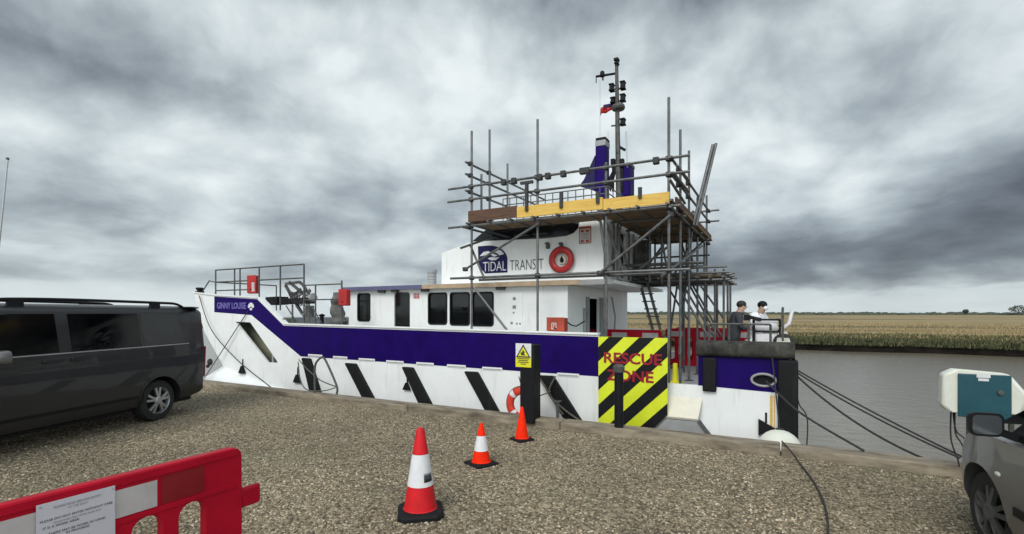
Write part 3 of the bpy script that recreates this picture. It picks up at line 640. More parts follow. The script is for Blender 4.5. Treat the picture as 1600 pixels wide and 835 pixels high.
# pipe bridge panel with small symbols on the near side
pr = pxrect(790, 817, 459, 520, TC, .02); mb = MB(); mb.plate(pr, [], lambda s, z: (s, TC-.012, z), lambda s, z: (s, TC-.001, z)); pan2 = mb.build('service_panel', 'white', boat, smooth=False, bevel=.004)
mb = MB()
for (u_, v_, w_) in ((804, 467, .035), (804, 480, .04), (803, 489, .02), (800, 505, .028), (808, 506, .02), (813, 506, .02)):
    q = at(u_, v_, TC); MB().box((q[0]-w_, TC-.016, q[2]-w_*.9), (q[0]+w_, TC-.0125, q[2]+w_*.9)).build('panel_symbol', 'greyink', pan2, org=ORG[boat], smooth=False)
# roof with trim: slate blue forward, tan aft
ro = MB(); ro.box((cs0-.05, TC-.14, RZ-.078), (cs1+.95, TCF+.1, RZ-.01)); roof = ro.build('cabin_roof', 'whiteplain', boat, smooth=False)
xs = sz(660, 443, TC-.14)[0]
MB().box((cs0-.06, TC-.165, RZ-.09), (xs, TC-.142, RZ+.005)).build('roof_trim', 'slate', roof, org=ORG[boat], smooth=False)
MB().box((xs+.002, TC-.165, RZ-.09), (cs1+.3, TC-.142, RZ+.005)).build('roof_trim', 'tan', roof, org=ORG[boat], smooth=False)
MB().box((cs1+.302, TC-.16, RZ-.10), (cs1+.97, TC-.142, RZ+.0)).build('roof_trim', 'grey', roof, org=ORG[boat], smooth=False)
mb = MB()
for u_ in (596, 617, 664, 782):
    q = at(u_, 451, TC-.06); MB().box((q[0]-.1, TC-.1, RZ-.15), (q[0]+.1, TC-.02, RZ-.085)).build('deck_light', 'gunmetal', boat, bevel=.012)
mb = MB(); q = at(675, 440, 10.2); mb.lathe([(.11, RZ-.01), (.11, RZ+.36), (.13, RZ+.37), (.13, RZ+.45), (.09, RZ+.46), (0, RZ+.46)], (q[0], 10.2, 0), n=16)
for i in range(4): mb.lathe([(.112, RZ+.06+i*.07), (.125, RZ+.075+i*.07), (.112, RZ+.09+i*.07)], (q[0], 10.2, 0), n=16)
mb.build('exhaust_pipe', 'grey', boat)
# red and white safety stickers
def sticker(u0, u1, v0, v1, t, nm='safety_sign'):
    x0, x1 = sz(u0, v0, t)[0], sz(u1, v0, t)[0]; za, zb_ = sz((u0+u1)/2, v0, t)[1], sz((u0+u1)/2, v1, t)[1]
    so_ = MB().box((x0, t-.010, zb_), (x1, t-.004, za)).build(nm, 'refl', boat, smooth=False)
    mb = MB(); W_, H_ = x1-x0, za-zb_
    for i in range(2):
        for j in range(3 if H_ > 1.3*W_ else 2):
            nn_ = 3 if H_ > 1.3*W_ else 2
            xa = x0+W_*(.07+.46*i); zc = zb_+H_*(.06+(j)*.94/nn_); mb.box((xa, t-.013, zc), (xa+W_*.40, t-.0102, zc+H_*.94/nn_*.82))
    rd = mb.build('sign_squares', 'redbox', so_, org=ORG[boat], smooth=False)
    for i in range(2):
        for j in range(2): MB().box((x0+W_*(.2+.46*i), t-.0155, zb_+H_*(.2+.45*j)), (x0+W_*(.32+.46*i), t-.0132, zb_+H_*(.34+.45*j))).build('sign_symbol', 'refl', so_, org=ORG[boat], smooth=False)
sticker(646, 656, 458, 467, TC)

# ---- wheelhouse
TWH = 9.6; TWF = 13.4
wz = lambda u, v: sz(u, v, TWH)
ws1 = wz(949, 400)[0]; ROOF = 3.82
side = [(wz(690, 437)[0], RZ-.005), (ws1, RZ-.005), (ws1, ROOF-.1), (wz(775, 350)[0]+.25, ROOF-.1), wz(742, 376), wz(690, 396)]
mb = MB(); mb.plate(side, [], *face_t(TWH, .05)); mb.plate(side, [], *face_t(TWF, -.05))
for i in (3, 4, 5):
    p, q = side[i], side[(i+1) % 6]
    mb.add([(p[0], TWH+.05, p[1]), (p[0], TWF-.05, p[1]), (q[0], TWF-.05, q[1]), (q[0], TWH+.05, q[1])], [(0, 1, 2, 3)])
mb.box((side[3][0]-.2, TWH-.06, ROOF-.098), (ws1+.05, TWF+.05, ROOF))
wh = mb.build('wheelhouse', 'white', boat, smooth=False)
band2 = [wz(738, 377.5), wz(850, 373), wz(885, 369), wz(897, 364), wz(904, 356), wz(905, 346), (wz(905, 340)[0], ROOF-.13), (wz(780, 350)[0]+.2, ROOF-.13), wz(762, 357)]
mb = MB(); mb.plate(band2, [], lambda s, z: (s, TWH-.006, z), lambda s, z: (s, TWH-.0005, z)); mb.build('window_band', 'glass', boat, smooth=False)
mb = MB(); p, q = side[3], side[4]
for i in range(5):
    t0_, t1_ = TWH+.1+i*.74, TWH+.1+i*.74+.66; off = Vector((-.014, 0, .01))
    mb.add([Vector(v_)+off for v_ in ((p[0]*.93+q[0]*.07, t0_, p[1]*.93+q[1]*.07), (p[0]*.93+q[0]*.07, t1_, p[1]*.93+q[1]*.07), (p[0]*.05+q[0]*.95, t1_, p[1]*.05+q[1]*.95), (p[0]*.05+q[0]*.95, t0_, p[1]*.05+q[1]*.95))], [(0, 1, 2, 3)])
mb.build('windscreen', 'glass', boat, smooth=False)
# aft wall of the wheelhouse: its shade put into a grey colour, the opening backed in black
ta, tb_ = TWH+.05, TWF-.05
mb = MB(); mb.plate([(ta, RZ), (tb_, RZ), (tb_, ROOF-.1), (ta, ROOF-.1)], [[(TWH+.9, RZ+.12), (TWH+1.3, RZ+.12), (TWH+1.3, ROOF-.3), (TWH+.9, ROOF-.3)]], *face_s(ws1, .05)); mb.build('wheelhouse_aft_wall', 'shadewall', boat, smooth=False)
MB().box((ws1-.09, TWH+.8, RZ), (ws1-.055, TWH+1.5, ROOF-.2)).build('doorway_shade_sheet', 'blackpaint', boat, smooth=False)  # black backing of the opening, in place of the shade within
mb = MB()
for t_ in (TWH+.35, TWH+.62, TWH+1.5, TWH+1.9, TWH+2.6): MB().box((ws1+.002, t_, RZ+.1), (ws1+.03, t_+.06, ROOF-.2)).build('wall_rib', 'gunmetal', boat, smooth=False)
MB().box((ws1+.002, TWH+2.05, RZ+.1), (ws1+.3, TWH+2.5, RZ+1.05)).build('aft_locker', 'gunmetal', boat, bevel=.02)
nb0, nb1 = wz(905, 368)[0], wz(924, 368)[0]; nbz0, nbz1 = wz(914, 381)[1], wz(914, 354)[1]
nbo = MB().box((nb0, TWH-.012, nbz0), (nb1, TWH-.004, nbz1)).build('notice_board', 'refl2', boat, smooth=False)
mb = MB(); W_, H_ = nb1-nb0, nbz1-nbz0; fa, fb = (lambda s, z: (s, TWH-.015, z)), (lambda s, z: (s, TWH-.0122, z))
mb.plate([(nb0, nbz0), (nb1, nbz0), (nb1, nbz1), (nb0, nbz1)], [[(nb0+.014, nbz0+.014), (nb1-.014, nbz0+.014), (nb1-.014, nbz1-H_*.14), (nb0+.014, nbz1-H_*.14)]], fa, fb)
for fx, fz in ((.14, .66), (.56, .66), (.14, .08), (.56, .08)): mb.box((nb0+W_*fx, TWH-.015, nbz0+H_*fz), (nb0+W_*(fx+.26), TWH-.0122, nbz0+H_*(fz+.13)))
mb.build('red_print', 'rustred', nbo, org=ORG[boat], smooth=False)
mb = MB()
for i in range(5): mb.box((nb0+W_*.2, TWH-.015, nbz0+H_*(.28+i*.07)), (nb0+W_*(.8-.1*(i % 2)), TWH-.0122, nbz0+H_*(.30+i*.07)))
mb.build('grey_print', 'greyink', nbo, org=ORG[boat], smooth=False)
mb = MB()
for u_ in (857, 878):
    mb = MB(); q = at(u_, 384, TWH); mb.box((q[0]-.035, TWH-.07, q[2]-.07), (q[0]+.035, TWH-.004, q[2]+.05)); mb.box((q[0]-.05, TWH-.09, q[2]+.02), (q[0]+.05, TWH-.065, q[2]+.06)); mb.build('wall_fitting', 'gunmetal', boat, bevel=.01)
# company logo
lx0, lx1 = wz(747, 400)[0], wz(793, 400)[0]; lz0, lz1 = wz(770, 427)[1], wz(770, 383.5)[1]; lw, lh = lx1-lx0, lz1-lz0
leaf = [(lx0, lz1), (lx0+.015*lw, lz0+.42*lh), (lx0+.08*lw, lz0+.2*lh), (lx0+.25*lw, lz0), (lx1, lz0), (lx1, lz0+.45*lh)]+[(lx0+lw*(.35+.65*math.cos(R(a))), lz0+lh*(.45+.55*math.sin(R(a)))) for a in range(10, 91, 10)]
mb = MB(); mb.plate(leaf, [], lambda s, z: (s, TWH-.008, z), lambda s, z: (s, TWH-.002, z)); logo = mb.build('company_logo', 'navy', boat, smooth=False)
mb = MB(); W3 = lambda x, y: (lx0+lw*x, lz0+lh*y)
fa, fb = (lambda s, z: (s, TWH-.012, z)), (lambda s, z: (s, TWH-.0085, z))
mb.plate([W3(.06, .63), W3(.2, .78), W3(.36, .80), W3(.52, .70), W3(.68, .62), W3(.56, .58), W3(.42, .68), W3(.30, .66)], [], fa, fb)
mb.plate([W3(.52, .76), W3(.64, .84), W3(.78, .80), W3(.9, .66), W3(.74, .62), W3(.66, .70)], [], fa, fb)
mb.plate([W3(.34, .53), W3(.46, .58), W3(.60, .55), W3(.74, .56), W3(.62, .46), W3(.46, .46)], [], fa, fb)
mb.build('logo_waves', 'refl', logo, org=ORG[boat], smooth=False)
MB().text('TIDAL', .31, lambda x, y, z: (lx0+lw*.57+x, TWH-.011-z, lz0+lh*.22+y), bold=-.002, sx=.70, depth=.003).build('logo_word', 'refl', logo, org=ORG[boat], smooth=False)
mb = MB(); tx = wz(796.5, 412); mb.text('TRANSIT', .33, lambda x, y, z: (tx[0]+x, TWH-.006-z, lz0+lh*.22+y-.045*0), align='LEFT', bold=-.004, sx=.625, depth=.003); mb.build('company_name', 'ink', boat, smooth=False)

# ---- roof gear: rails, funnel, mast
mb = MB(); rs0, rs1 = side[3][0]-.1, ws1
for t_ in (TWH+.05, TWF-.1):
    for z_ in (ROOF+.18, ROOF+.36, ROOF+.5): mb.tube([(rs0, t_, z_), (rs1, t_, z_)], .012, 6)
    for i in range(15): x = rs0+(rs1-rs0)*i/14; mb.tube([(x, t_, ROOF), (x, t_, ROOF+.5)], .011, 6)
for i in range(12): t_ = TWH+.05+(TWF-.15-TWH)*i/11; mb.tube([(rs1, t_, ROOF), (rs1, t_, ROOF+.5)], .011, 6)
for z_ in (ROOF+.18, ROOF+.36, ROOF+.5): mb.tube([(rs1, TWH+.05, z_), (rs1, TWF-.1, z_)], .012, 6)
mb.build('roof_rail', 'steel', boat)
TM = 11.4; mz = lambda u, v: sz(u, v, TM)
def block(mb, u0, u1, v0, v1, t, d):
    x0, x1 = sz(u0, v0, t)[0], sz(u1, v0, t)[0]; mb.box((x0, t-d/2, sz((u0+u1)/2, v1, t)[1]), (x1, t+d/2, sz((u0+u1)/2, v0, t)[1]))
mb = MB(); block(mb, 933.5, 949, 231, 330, TM-.1, .34); fun = mb.build('funnel', 'blue', boat, bevel=.03)
mb = MB(); block(mb, 933.5, 949.5, 222.5, 231.3, TM-.1, .35); mb.build('funnel_collar', 'grey', fun, org=ORG[boat], bevel=.01)
mb = MB(); block(mb, 934, 949.5, 218, 222.3, TM-.1, .32); mb.build('funnel_cap', 'blackpaint', fun, org=ORG[boat], bevel=.01)
mb = MB(); mb.plate([mz(933, 246), mz(933, 301), mz(926, 298), mz(909, 293), mz(916, 283)], [], lambda s, z: (s, TM-.16, z), lambda s, z: (s, TM-.02, z)); mb.build('funnel_fin', 'navy', fun, org=ORG[boat], smooth=False)
mb = MB(); block(mb, 973, 988, 263, 310, TM+.2, .4); f2 = mb.build('short_funnel', 'blue', boat, bevel=.03)
mb = MB(); block(mb, 972.5, 988.5, 258, 263.3, TM+.2, .41); mb.build('funnel_cap', 'gunmetal', f2, org=ORG[boat], bevel=.01)
mb = MB()
for u_ in (958, 972): block(mb, u_-3, u_+3, 249, 262, TM, .12); block(mb, u_-1.5, u_+1.5, 262, 300, TM, .06)
mb.plate([mz(948, 285), mz(960, 262), mz(964, 262), mz(954, 300)], [], lambda s, z: (s, TM-.03, z), lambda s, z: (s, TM+.03, z)); mb.build('mast_bracket', 'blackpaint', boat, bevel=.008)
m0 = at(967.5, 320, TM); m1 = at(963.5, 103, TM)
mb = MB(); mb.tube([(m0[0], TM, ROOF), (m0[0]+(m1[0]-m0[0])*.6, TM, 5.9), (m1[0], TM, m1[2])], .05, 8, radii=[.075, .058, .04])
mast = mb.build('mast', 'gunmetal', boat)
def mpart(nm, mt, fn):
    q = MB(); fn(q); return q.build(nm, mt, mast, org=ORG[boat], bevel=.008)
def bx(q, u0, u1, v0, v1, d=.12, dt=0): block(q, u0, u1, v0, v1, TM+dt, d)
mpart('masthead_lamp', 'blackpaint', lambda q: (bx(q, 961.5, 966, 96.5, 104, .1), bx(q, 960, 967, 92, 96, .14), bx(q, 960.5, 967, 99, 101, .14)))
mpart('yard', 'blackpaint', lambda q: (q.tube([at(966, 114.5, TM), at(931, 120, TM)], .028, 6), q.tube([at(931.5, 119, TM), at(931.5, 130, TM)], .012, 6), q.lathe([(0, 0), (.07, .02), (.05, .13), (0, .16)], at(941, 121, TM), n=8), q.tube([at(942, 121, TM), at(942, 126, TM)], .02, 6)))
for (u0, u1, v0, v1) in ((953, 959, 132, 143), (970, 976.5, 128, 140), (970, 976.5, 148, 159), (955, 961, 153, 162), (970, 976.5, 186, 196)):
    mpart('navigation_light', 'blackpaint', lambda q: (bx(q, u0, u1, v0, v1), bx(q, u0-.8, u1+.8, v0, v0+2, .16), bx(q, u0-.8, u1+.8, v1-2, v1, .16)))
for (u0, u1, v0) in ((953, 976, 140), (957, 976, 160), (955, 976, 197)):
    mpart('light_bracket', 'gunmetal', lambda q: q.tube([at(u0, v0, TM), at(u1, v0-1.5, TM)], .022, 6))
mpart('cleat_arm', 'blackpaint', lambda q: q.tube([at(963, 221, TM), at(968, 230, TM), at(977, 235, TM)], .035, 6))
mpart('radar_drum', 'gunmetal', lambda q: q.lathe([(0, 0), (.14, 0), (.16, .05), (.14, .11), (0, .12)], at(966, 172, TM), n=14))
mb = MB()
for u_ in (937.5, 950, 977.5, 979): mb.tube([at(u_, 125 if u_ < 950 else 205, TM), at(u_+2 if u_ > 960 else u_, 262, TM)], .004, 4)
mb.build('halyard', 'grey', mast, org=ORG[boat])
gx = [at(u_, 0, TM)[0] for u_ in (957, 937)]
gr = [[(gx[0]+(gx[1]-gx[0])*i/12, TM+.05*math.sin(i*1.1)*i/12+.03, at(950, 162.5, TM)[2]+dz_-.012*i*(.5)+.012*math.sin(i*.9)) for dz_ in (0, -.075, -.15)] for i in range(13)]
mb = MB(); mb.loft(gr, cap=False, closed=False); fo = mb.build('ensign', 'redbox', mast, org=ORG[boat])
fo.modifiers.new('thick', 'SOLIDIFY').thickness = .004
mb = MB(); mb.box((gx[0]-.22, TM-.006, at(950, 162.5, TM)[2]-.07), (gx[0]-.03, TM-.002, at(950, 162.5, TM)[2]-.005)); mb.build('ensign_canton', 'navy', fo, org=ORG[boat])

# ---- bow rails and stern rails
def rail(name, posts, levels, r=.018, mt='gunmetal'):
    mb = MB()
    for lv in levels: mb.tube([(p[0], p[1], p[2]+lv) for p in posts], r, 6)
    for p in posts: mb.tube([p, (p[0], p[1], p[2]+levels[-1])], r, 6)
    return mb.build(name, mt, boat)
fz = 1.66
t_ = T0+.15
rz_top = at(336, 422.5, t_)[2]
pu = [337, 366.5, 375, 405, 438, 475]
posts = [(at(u_, 430, t_)[0], t_, (2.2 if u_ < 410 else (1.86 if u_ < 440 else 1.45))) for u_ in pu]
mb = MB()
for zz, e in ((rz_top, 6), (rz_top-.34, 6), (rz_top-.58, 4)): mb.tube([(p[0], t_, zz) for p in posts[:e]], .02, 6)
for p in posts: mb.tube([p, (p[0], t_, rz_top)], .022, 6)
mb.tube([at(315, 458, t_), at(327, 439, t_), (posts[0][0], t_, rz_top-.34)], .018, 6)
mb.tube([(posts[0][0], t_, rz_top-.34), (posts[0][0]-.1, t_+2.0, rz_top-.34)], .02, 6); mb.tube([(posts[0][0]-.1, t_+2, 1.66), (posts[0][0]-.1, t_+2, rz_top-.34)], .02, 6)
mb.build('bow_rail', 'gunmetal', boat)
posts = [(at(u_, 445, t_)[0], t_, 1.45) for u_ in (475, 493, 534)]
zt = at(505, 445, t_)[2]
mb = MB()
for zz in (zt, zt-.36): mb.tube([(p[0], t_, zz) for p in posts], .018, 6)
for p in posts: mb.tube([p, (p[0], t_, zt+(.08 if p is posts[-1] else 0))], .02, 6)
for (u0, u1) in ((447, 465), (462, 482), (487, 503)): mb.tube([at(u0, 478, t_+.3), at(u1, 506, t_+.3)], .016, 6)
for u_ in (457, 483): mb.tube([at(u_, 476, t_), at(u_, 508, t_)], .024, 6)
mb.build('side_rail', 'gunmetal', boat)
mb = MB(); mb.lathe([(.07, 0), (.07, .1), (.1, .12), (.1, .17), (0, .18)], at(312, 459, T0+.1), n=10); mb.bar(at(306, 457, T0+.1), at(318, 457, T0+.1), .05, .06); mb.build('bow_bollard', 'blackpaint', boat)
mb = MB(); ts = T0+1.6
for t_ in (ts, ts+1.7, ts+3.4, TF-.15): mb.tube([(ST-.1, t_, BW-.1), (ST-.1, t_, BW+.55)], .022, 6)
for zz in (BW+.25, BW+.54): mb.tube([(ST-.1, ts, zz), (ST-.1, TF-.15, zz)], .018, 6)
mb.build('stern_rail', 'gunmetal', boat)
mb = MB()
t_ = T0+.13
posts = [(at(u_, 515, t_)[0], t_, BW-.05) for u_ in (1108, 1139, 1170, 1204)]
for p in posts: mb.tube([p, (p[0], t_, BW+.28)], .02, 6)
mb.tube([(p[0], t_, BW+.28) for p in posts], .018, 6); mb.build('quarter_rail', 'gunmetal', boat)

# ================================================================== GEAR ON THE BOAT
def fire_box(u0, u1, v0, v1, t, d, name, label, mt='redbox', mark=None):
    x0, x1 = sz(u0, v0, t)[0], sz(u1, v0, t)[0]; za, zb_ = sz((u0+u1)/2, v0, t)[1], sz((u0+u1)/2, v1, t)[1]
    org = ((x0+x1)/2, t+d/2, zb_); root = quay_thing(name, label, 'box', org)
    MB().box((x0, t+.02, zb_), (x1, t+d, za)).build('case', mt, root, bevel=.015)
    MB().box((x0-.008, t, zb_+.02), (x1+.008, t+.018, za+.01)).build('lid', mt, root, bevel=.006)
    q = MB(); q.box((x0+(x1-x0)*.42, t-.012, zb_+(za-zb_)*.2), (x0+(x1-x0)*.58, t-.001, zb_+(za-zb_)*.27)); q.build('latch', 'blackpaint', root)
    if mark == 'panel':
        MB().box((x0+(x1-x0)*.55, t-.004, zb_+(za-zb_)*.12), (x0+(x1-x0)*.9, t-.001, zb_+(za-zb_)*.62)).build('white_label', 'refl2', root, smooth=False)
    if mark == 'square':
        q = MB(); cx, cz = x0+(x1-x0)*.42, zb_+(za-zb_)*.42
        q.plate(rrect(cx-.05, cz-.06, cx+.05, cz+.06, .01), [rrect(cx-.035, cz-.042, cx+.035, cz+.042, .008)], lambda s, z: (s, t-.005, z), lambda s, z: (s, t-.001, z)); q.box((cx-.02, t-.005, cz-.03), (cx-.003, t-.001, cz+.03)); q.box((cx-.003, t-.005, cz+.01), (cx+.022, t-.001, cz+.03)); q.build('symbol', 'refl2', root, smooth=False)
    return root
fire_box(386, 399, 431, 459, T0+.08, .12, 'fire_hose_box', 'tall red box with a white label hung on the bow rail', mark='panel')
fire_box(529, 541, 452.5, 478, T0+.1, .14, 'fire_hose_box', 'plain red box on the post beside the cabin front')
fire_box(854.5, 881, 497, 519, T0+.12, .2, 'fire_hose_box', 'low faded red box with a square symbol behind the blue bulwark', 'rustred', 'square')
mb = MB(); mb.tube([at(882, 500, 8.7), at(892, 508, 8.8), at(900, 510, 9.0), at(907, 506, 9.2), at(914, 502, 9.25)], .014, 6)
single(mb, 'electric_cable', 'rope', 'thin cable looping from the low red box to the cabin doorway', 'cable', at(882, 510, 8.7))
# lifebuoys
def lifebuoy(name, cxyz, t, Rr, mt, label, tilt=0, bracket=True, org=None):
    c = Vector(cxyz); root = quay_thing('lifebuoy', label, 'lifebuoy', tuple(c))
    b_ = MB().torus(c, Rr, Rr*.30, 'y', 36, 10, sq=.75); b_.build('ring', mt, root)
    for a in (45, 135, 225, 315):
        q = MB(); q.torus(c, Rr, Rr*.30+.004, 'y', 3, 10, R(a-9), R(a+9), sq=.77); q.build('white_band', 'refl', root)
    q = MB(); q.torus(c, Rr*1.33, .008, 'y', 30, 6); q.build('grab_line', 'ropelight', root)
    return root
q = at(877, 406, TWH-.09); lb = lifebuoy('lifebuoy', q, TWH-.09, .205, 'redbuoy', 'red lifebuoy hanging on the white wheelhouse side')
for ch in lb.children:
    if ch.name.startswith('white_band'): ch.data.materials[0] = M['redbox']
mb = MB(); q = (q[0], TWH-.03, q[2])
mb.lathe([(0, -.03), (.085, -.03), (.1, .02), (.1, .026), (0, .026)], q, 'y', 20); ob = mb.build('centre_disc', 'cream', lb)
mb = MB(); mb.lathe([(0, -.05), (.035, -.05), (.045, -.031), (0, -.031)], (q[0], q[1], q[2]-.02), 'y', 12); mb.plate([(q[0]-.04, q[2]), (q[0]+.04, q[2]), (q[0], q[2]+.08)], [], lambda s, z: (s, q[1]-.05, z), lambda s, z: (s, q[1]-.031, z)); mb.build('centre_knob', 'blackpaint', lb)
# folded deck crane on the foredeck
org = (at(470, 500, 9.6)[0], 10.0, DK)
crane = quay_thing('deck_crane', 'folded grey deck crane lying over the foredeck behind the bow rail', 'crane', org)
tq = 9.9; AT = lambda u_, v_, t__=tq: Vector(at(u_, v_, t__))
c0 = AT(484, 478); MB().tube([(c0.x, tq, DK), (c0.x, tq, c0.z)], .13, 10, radii=[.17, .12]).build('pedestal', 'gunmetal', crane)
mb = MB(); mb.bar(AT(425, 472), AT(487, 470), .3, .17); mb.bar(AT(424, 471), AT(442, 470), .42, .24); mb.build('boom', 'black', crane, bevel=.02)
mb = MB()
for (a, b_) in (((446, 446), (472, 490)), ((452, 441), (487, 470)), ((470, 452), (449, 474)), ((474, 446), (484, 462)), ((452, 460), (485, 455)), ((446, 444), (468, 441)), ((468, 441), (476, 447))): mb.bar(AT(*a), AT(*b_), .055, .075)
mb.build('lattice_jib', 'gunmetal', crane)
mb = MB(); mb.tube([AT(446, 474), AT(470, 460)], .045, 8); mb.tube([AT(470, 460), AT(484, 452)], .024, 8); mb.tube([AT(480, 470), AT(491, 464)], .12, 10); mb.build('hydraulic_ram', 'grey', crane)
mb = MB()
for i in range(5): mb.tube([AT(448+4*i, 452+2*i, tq-.15)+Vector((0, 0, 0)), AT(456+4*i, 470, tq-.25), AT(466+4*i, 478, tq-.2), AT(474+3*i, 462+2*i, tq-.12)], .016, 6)
mb.build('hydraulic_hose', 'rope', crane)
# gear beside it
org = (at(524, 500, 9.2)[0], 9.3, DK)
mb = MB(); rings = []
for i in range(9):
    f = i/8; cc = Vector(at(523+2*math.sin(i), 509-52*f, 9.2)); r_ = .21*(1-.35*f)*(1+.18*math.sin(i*2.3))
    rings.append([(cc.x+r_*math.cos(2*math.pi*j/10)*(1+.22*math.sin(j*2.1+i)), 9.3+r_*math.sin(2*math.pi*j/10), cc.z) for j in range(10)])
rings = [[(x, y, DK) for x, y, z in rings[0]]]+rings; mb.loft(rings)
single(mb, 'covered_winch', 'tarp', 'upright grey tarpaulin bundle beside the red box at the cabin front', 'bundle', org)
mb = MB(); q = Vector(at(503, 500, 9.0)); mb.lathe([(0, 0), (.06, 0), (.06, .1), (.14, .13), (.14, .2), (.05, .23), (.05, .42), (.09, .46), (0, .5)], (q.x, 9.0, 1.28), n=12); mb.tube([(q.x, 9.0, DK), (q.x, 9.0, 1.3)], .04, 8)
single(mb, 'capstan', 'blackpaint', 'small black capstan standing on the foredeck in front of the cabin', 'capstan', (q.x, 9.0, DK))

# ---- scaffolding
sca = quay_thing('scaffolding', 'steel tube scaffolding with timber platforms built around the wheelhouse', 'scaffolding', (-3.6, 11, DK))
SR = .0245; couplers = []
def tube(name, a, b_, r=SR, mt='steel'): return MB().tube([a, b_], r, 8).build(name, mt, sca)
def clampat(p): couplers.append(Vector(p))
s0, s1 = at(737, 300, 8.7)[0], at(1045, 300, 8.7)[0]; tf, tbk = 8.7, 13.6
sm1, sm2 = at(840, 300, tf)[0], at(947, 300, tf)[0]
PZ = 3.66
up = [((s0, tf), .45, at(737, 205, tf)[2]), ((sm1, tf), .45, at(840, 187, tf)[2]), ((sm2, tf), .45, 4.5), ((s1, tf), DK, at(1043, 153, tf)[2]),
      ((s0, at_s(765, 300, s0)[1]), ROOF, at_s(765, 203, s0)[2]), ((s0, at_s(793, 300, s0)[1]), ROOF, at_s(793, 256, s0)[2]), ((s0, tbk), 2.5, 4.9), ((s0+.02, 9.05), ROOF, 4.75),
      ((s1, at_s(1063, 300, s1)[1]), DK, at_s(1063, 203, s1)[2]), ((s1, at_s(1076.5, 300, s1)[1]), DK, at_s(1076, 235, s1)[2]), ((s1, 12.0), DK, 4.4), ((s1, tbk), DK, 4.8),
      ((-2.5, 10.9), 2.45, 3.68), ((-2.9, 9.9), 2.45, 3.68), ((-2.75, 12.6), 2.45, 3.68), ((-2.2, 13.2), DK, 3.68), ((-2.95, 9.2), .45, 3.68)]
for (s, t), za, zb_ in up:
    tube('upright_pole', (s, t, za), (s, t, zb_))
    MB().box((s-.075, t-.075, za-.004), (s+.075, t+.075, za+.008)).build('base_plate', 'darksteel', sca)
# front guard rails and ledgers
for z_, ext in ((at(839, 278, tf)[2], .55), (at(860, 297, tf)[2], .57)):
    tube('guard_rail', (s0-ext, tf-.05, z_), (s1+.35, tf-.05, z_))
    for s in (s0, sm1, sm2, s1): clampat((s, tf-.025, z_))
zp = PZ-.09
tube('ledger', (s0-.55, tf-.05, zp+.02), (s1+.2, tf-.05, zp+.02))
for s in (s0, sm1, sm2, s1): clampat((s, tf-.025, zp+.02))
zl = at(840, 430.5, tf)[2]
tube('ledger', (s0-.5, tf-.05, zl), (s1+.35, tf-.05, zl)); tube('ledger', (s0+.15, tf+.05, zl-.045), (s1, tf+.05, zl-.045))
for s in (s0, sm1, sm2, s1): clampat((s, tf, zl))
# left return rails (rising towards the viewer's side)
for v_ in (253.5, 272, 298): q = at_s(727.5, v_, s0-.05); tube('guard_rail', q, (q[0], 12.4 if v_ < 290 else 10.9, q[2]-.0)); clampat((s0-.03, tf, q[2])); clampat((s0-.03, 9.44, q[2]))
tube('ledger', (s0-.05, tf-.3, zp-.03), (s0-.05, tbk, zp-.03)); tube('ledger', at_s(720, 388, s0-.1), at_s(765, 372, s0+.1))
# right return
for z_ in (4.4, 4.13, PZ+.02, zp): tube('guard_rail' if z_ > 4 else 'ledger', (s1+.05, tf-.15, z_), (s1+.05, tbk+.2, z_)); [clampat((s1+.03, t_, z_)) for t_ in (tf, 9.45, 10.5, 12.0, tbk)]
for z_ in (4.4, 4.13): tube('guard_rail', (s0, tbk, z_), (s1+.3, tbk, z_))
for (a, b_) in (((1057, 258), (1076, 282)), ((1052, 270), (1076, 300)), ((1046, 280), (1070, 318))): tube('brace', at_s(*a, s1+.08), at_s(*b_, s1+.12))
# transoms under the boards
for i in range(9):
    s = s0+(s1-s0)*i/8
    tube('transom', (s, tf-.2, zp+.05), (s, 9.55 if s < ws1 else tbk+.15, zp+.05))
for t_ in (9.5, 10.6, 11.7, 12.8): tube('ledger', (ws1+.1, t_, zp-.01), (s1+.15, t_, zp-.01))
# boards of the platform
for k_ in range(3):
    t_ = tf+.1+k_*.235
    for (a, b_) in ((s0-.03, sm1+.2), (sm1+.21, s1-.02)):
        MB().box((a, t_, PZ-.038), (b_, t_+.225, PZ)).build('platform_board', 'scaffboard', sca, smooth=False)
nb = int((s1-ws1-.12)/.235)
for k_ in range(nb+1):
    s = ws1+.09+k_*.235
    MB().box((s, tf+.82, PZ-.038), (s+.225, tbk, PZ)).build('platform_board', 'scaffboard', sca, smooth=False)
xj = at(810, 330, tf-.03)[0]
MB().box((s0-.02, tf-.105, PZ+.0), (xj, tf-.068, PZ+.225)).build('toe_board', 'bboard', sca, smooth=False)
MB().box((xj+.005, tf-.105, PZ-.015), (sm2-.03, tf-.068, PZ+.20)).build('toe_board', 'yboard', sca, smooth=False)
MB().box((sm2-.02, tf-.105, PZ-.03), (s1+.03, tf-.068, PZ+.165)).build('toe_board', 'yboard', sca, smooth=False)
MB().box((s1+.08, tf+.1, PZ-.02), (s1+.115, tbk, PZ+.11)).build('toe_board', 'bboard', sca, smooth=False)
MB().box((s0-.115, tf+.1, PZ-.02), (s0-.08, tf+.9, PZ+.2)).build('toe_board', 'bboard', sca, smooth=False)
# toe board clips and short uprights with caps
for (u_, v0, v1) in ((823, 286, 330), (877, 300, 325), (934, 300, 318), (1000, 293, 310)):
    a, b_ = at(u_, v0, tf-.12), at(u_, v1, tf-.12); MB().bar(a, b_, .05, .06).build('toe_board_clip', 'darksteel', sca)
q = at(823, 286, tf-.12); MB().box((q[0]-.13, q[1]-.03, q[2]-.02), (q[0]+.13, q[1]+.03, q[2]+.03)).build('toe_board_clip', 'darksteel', sca)
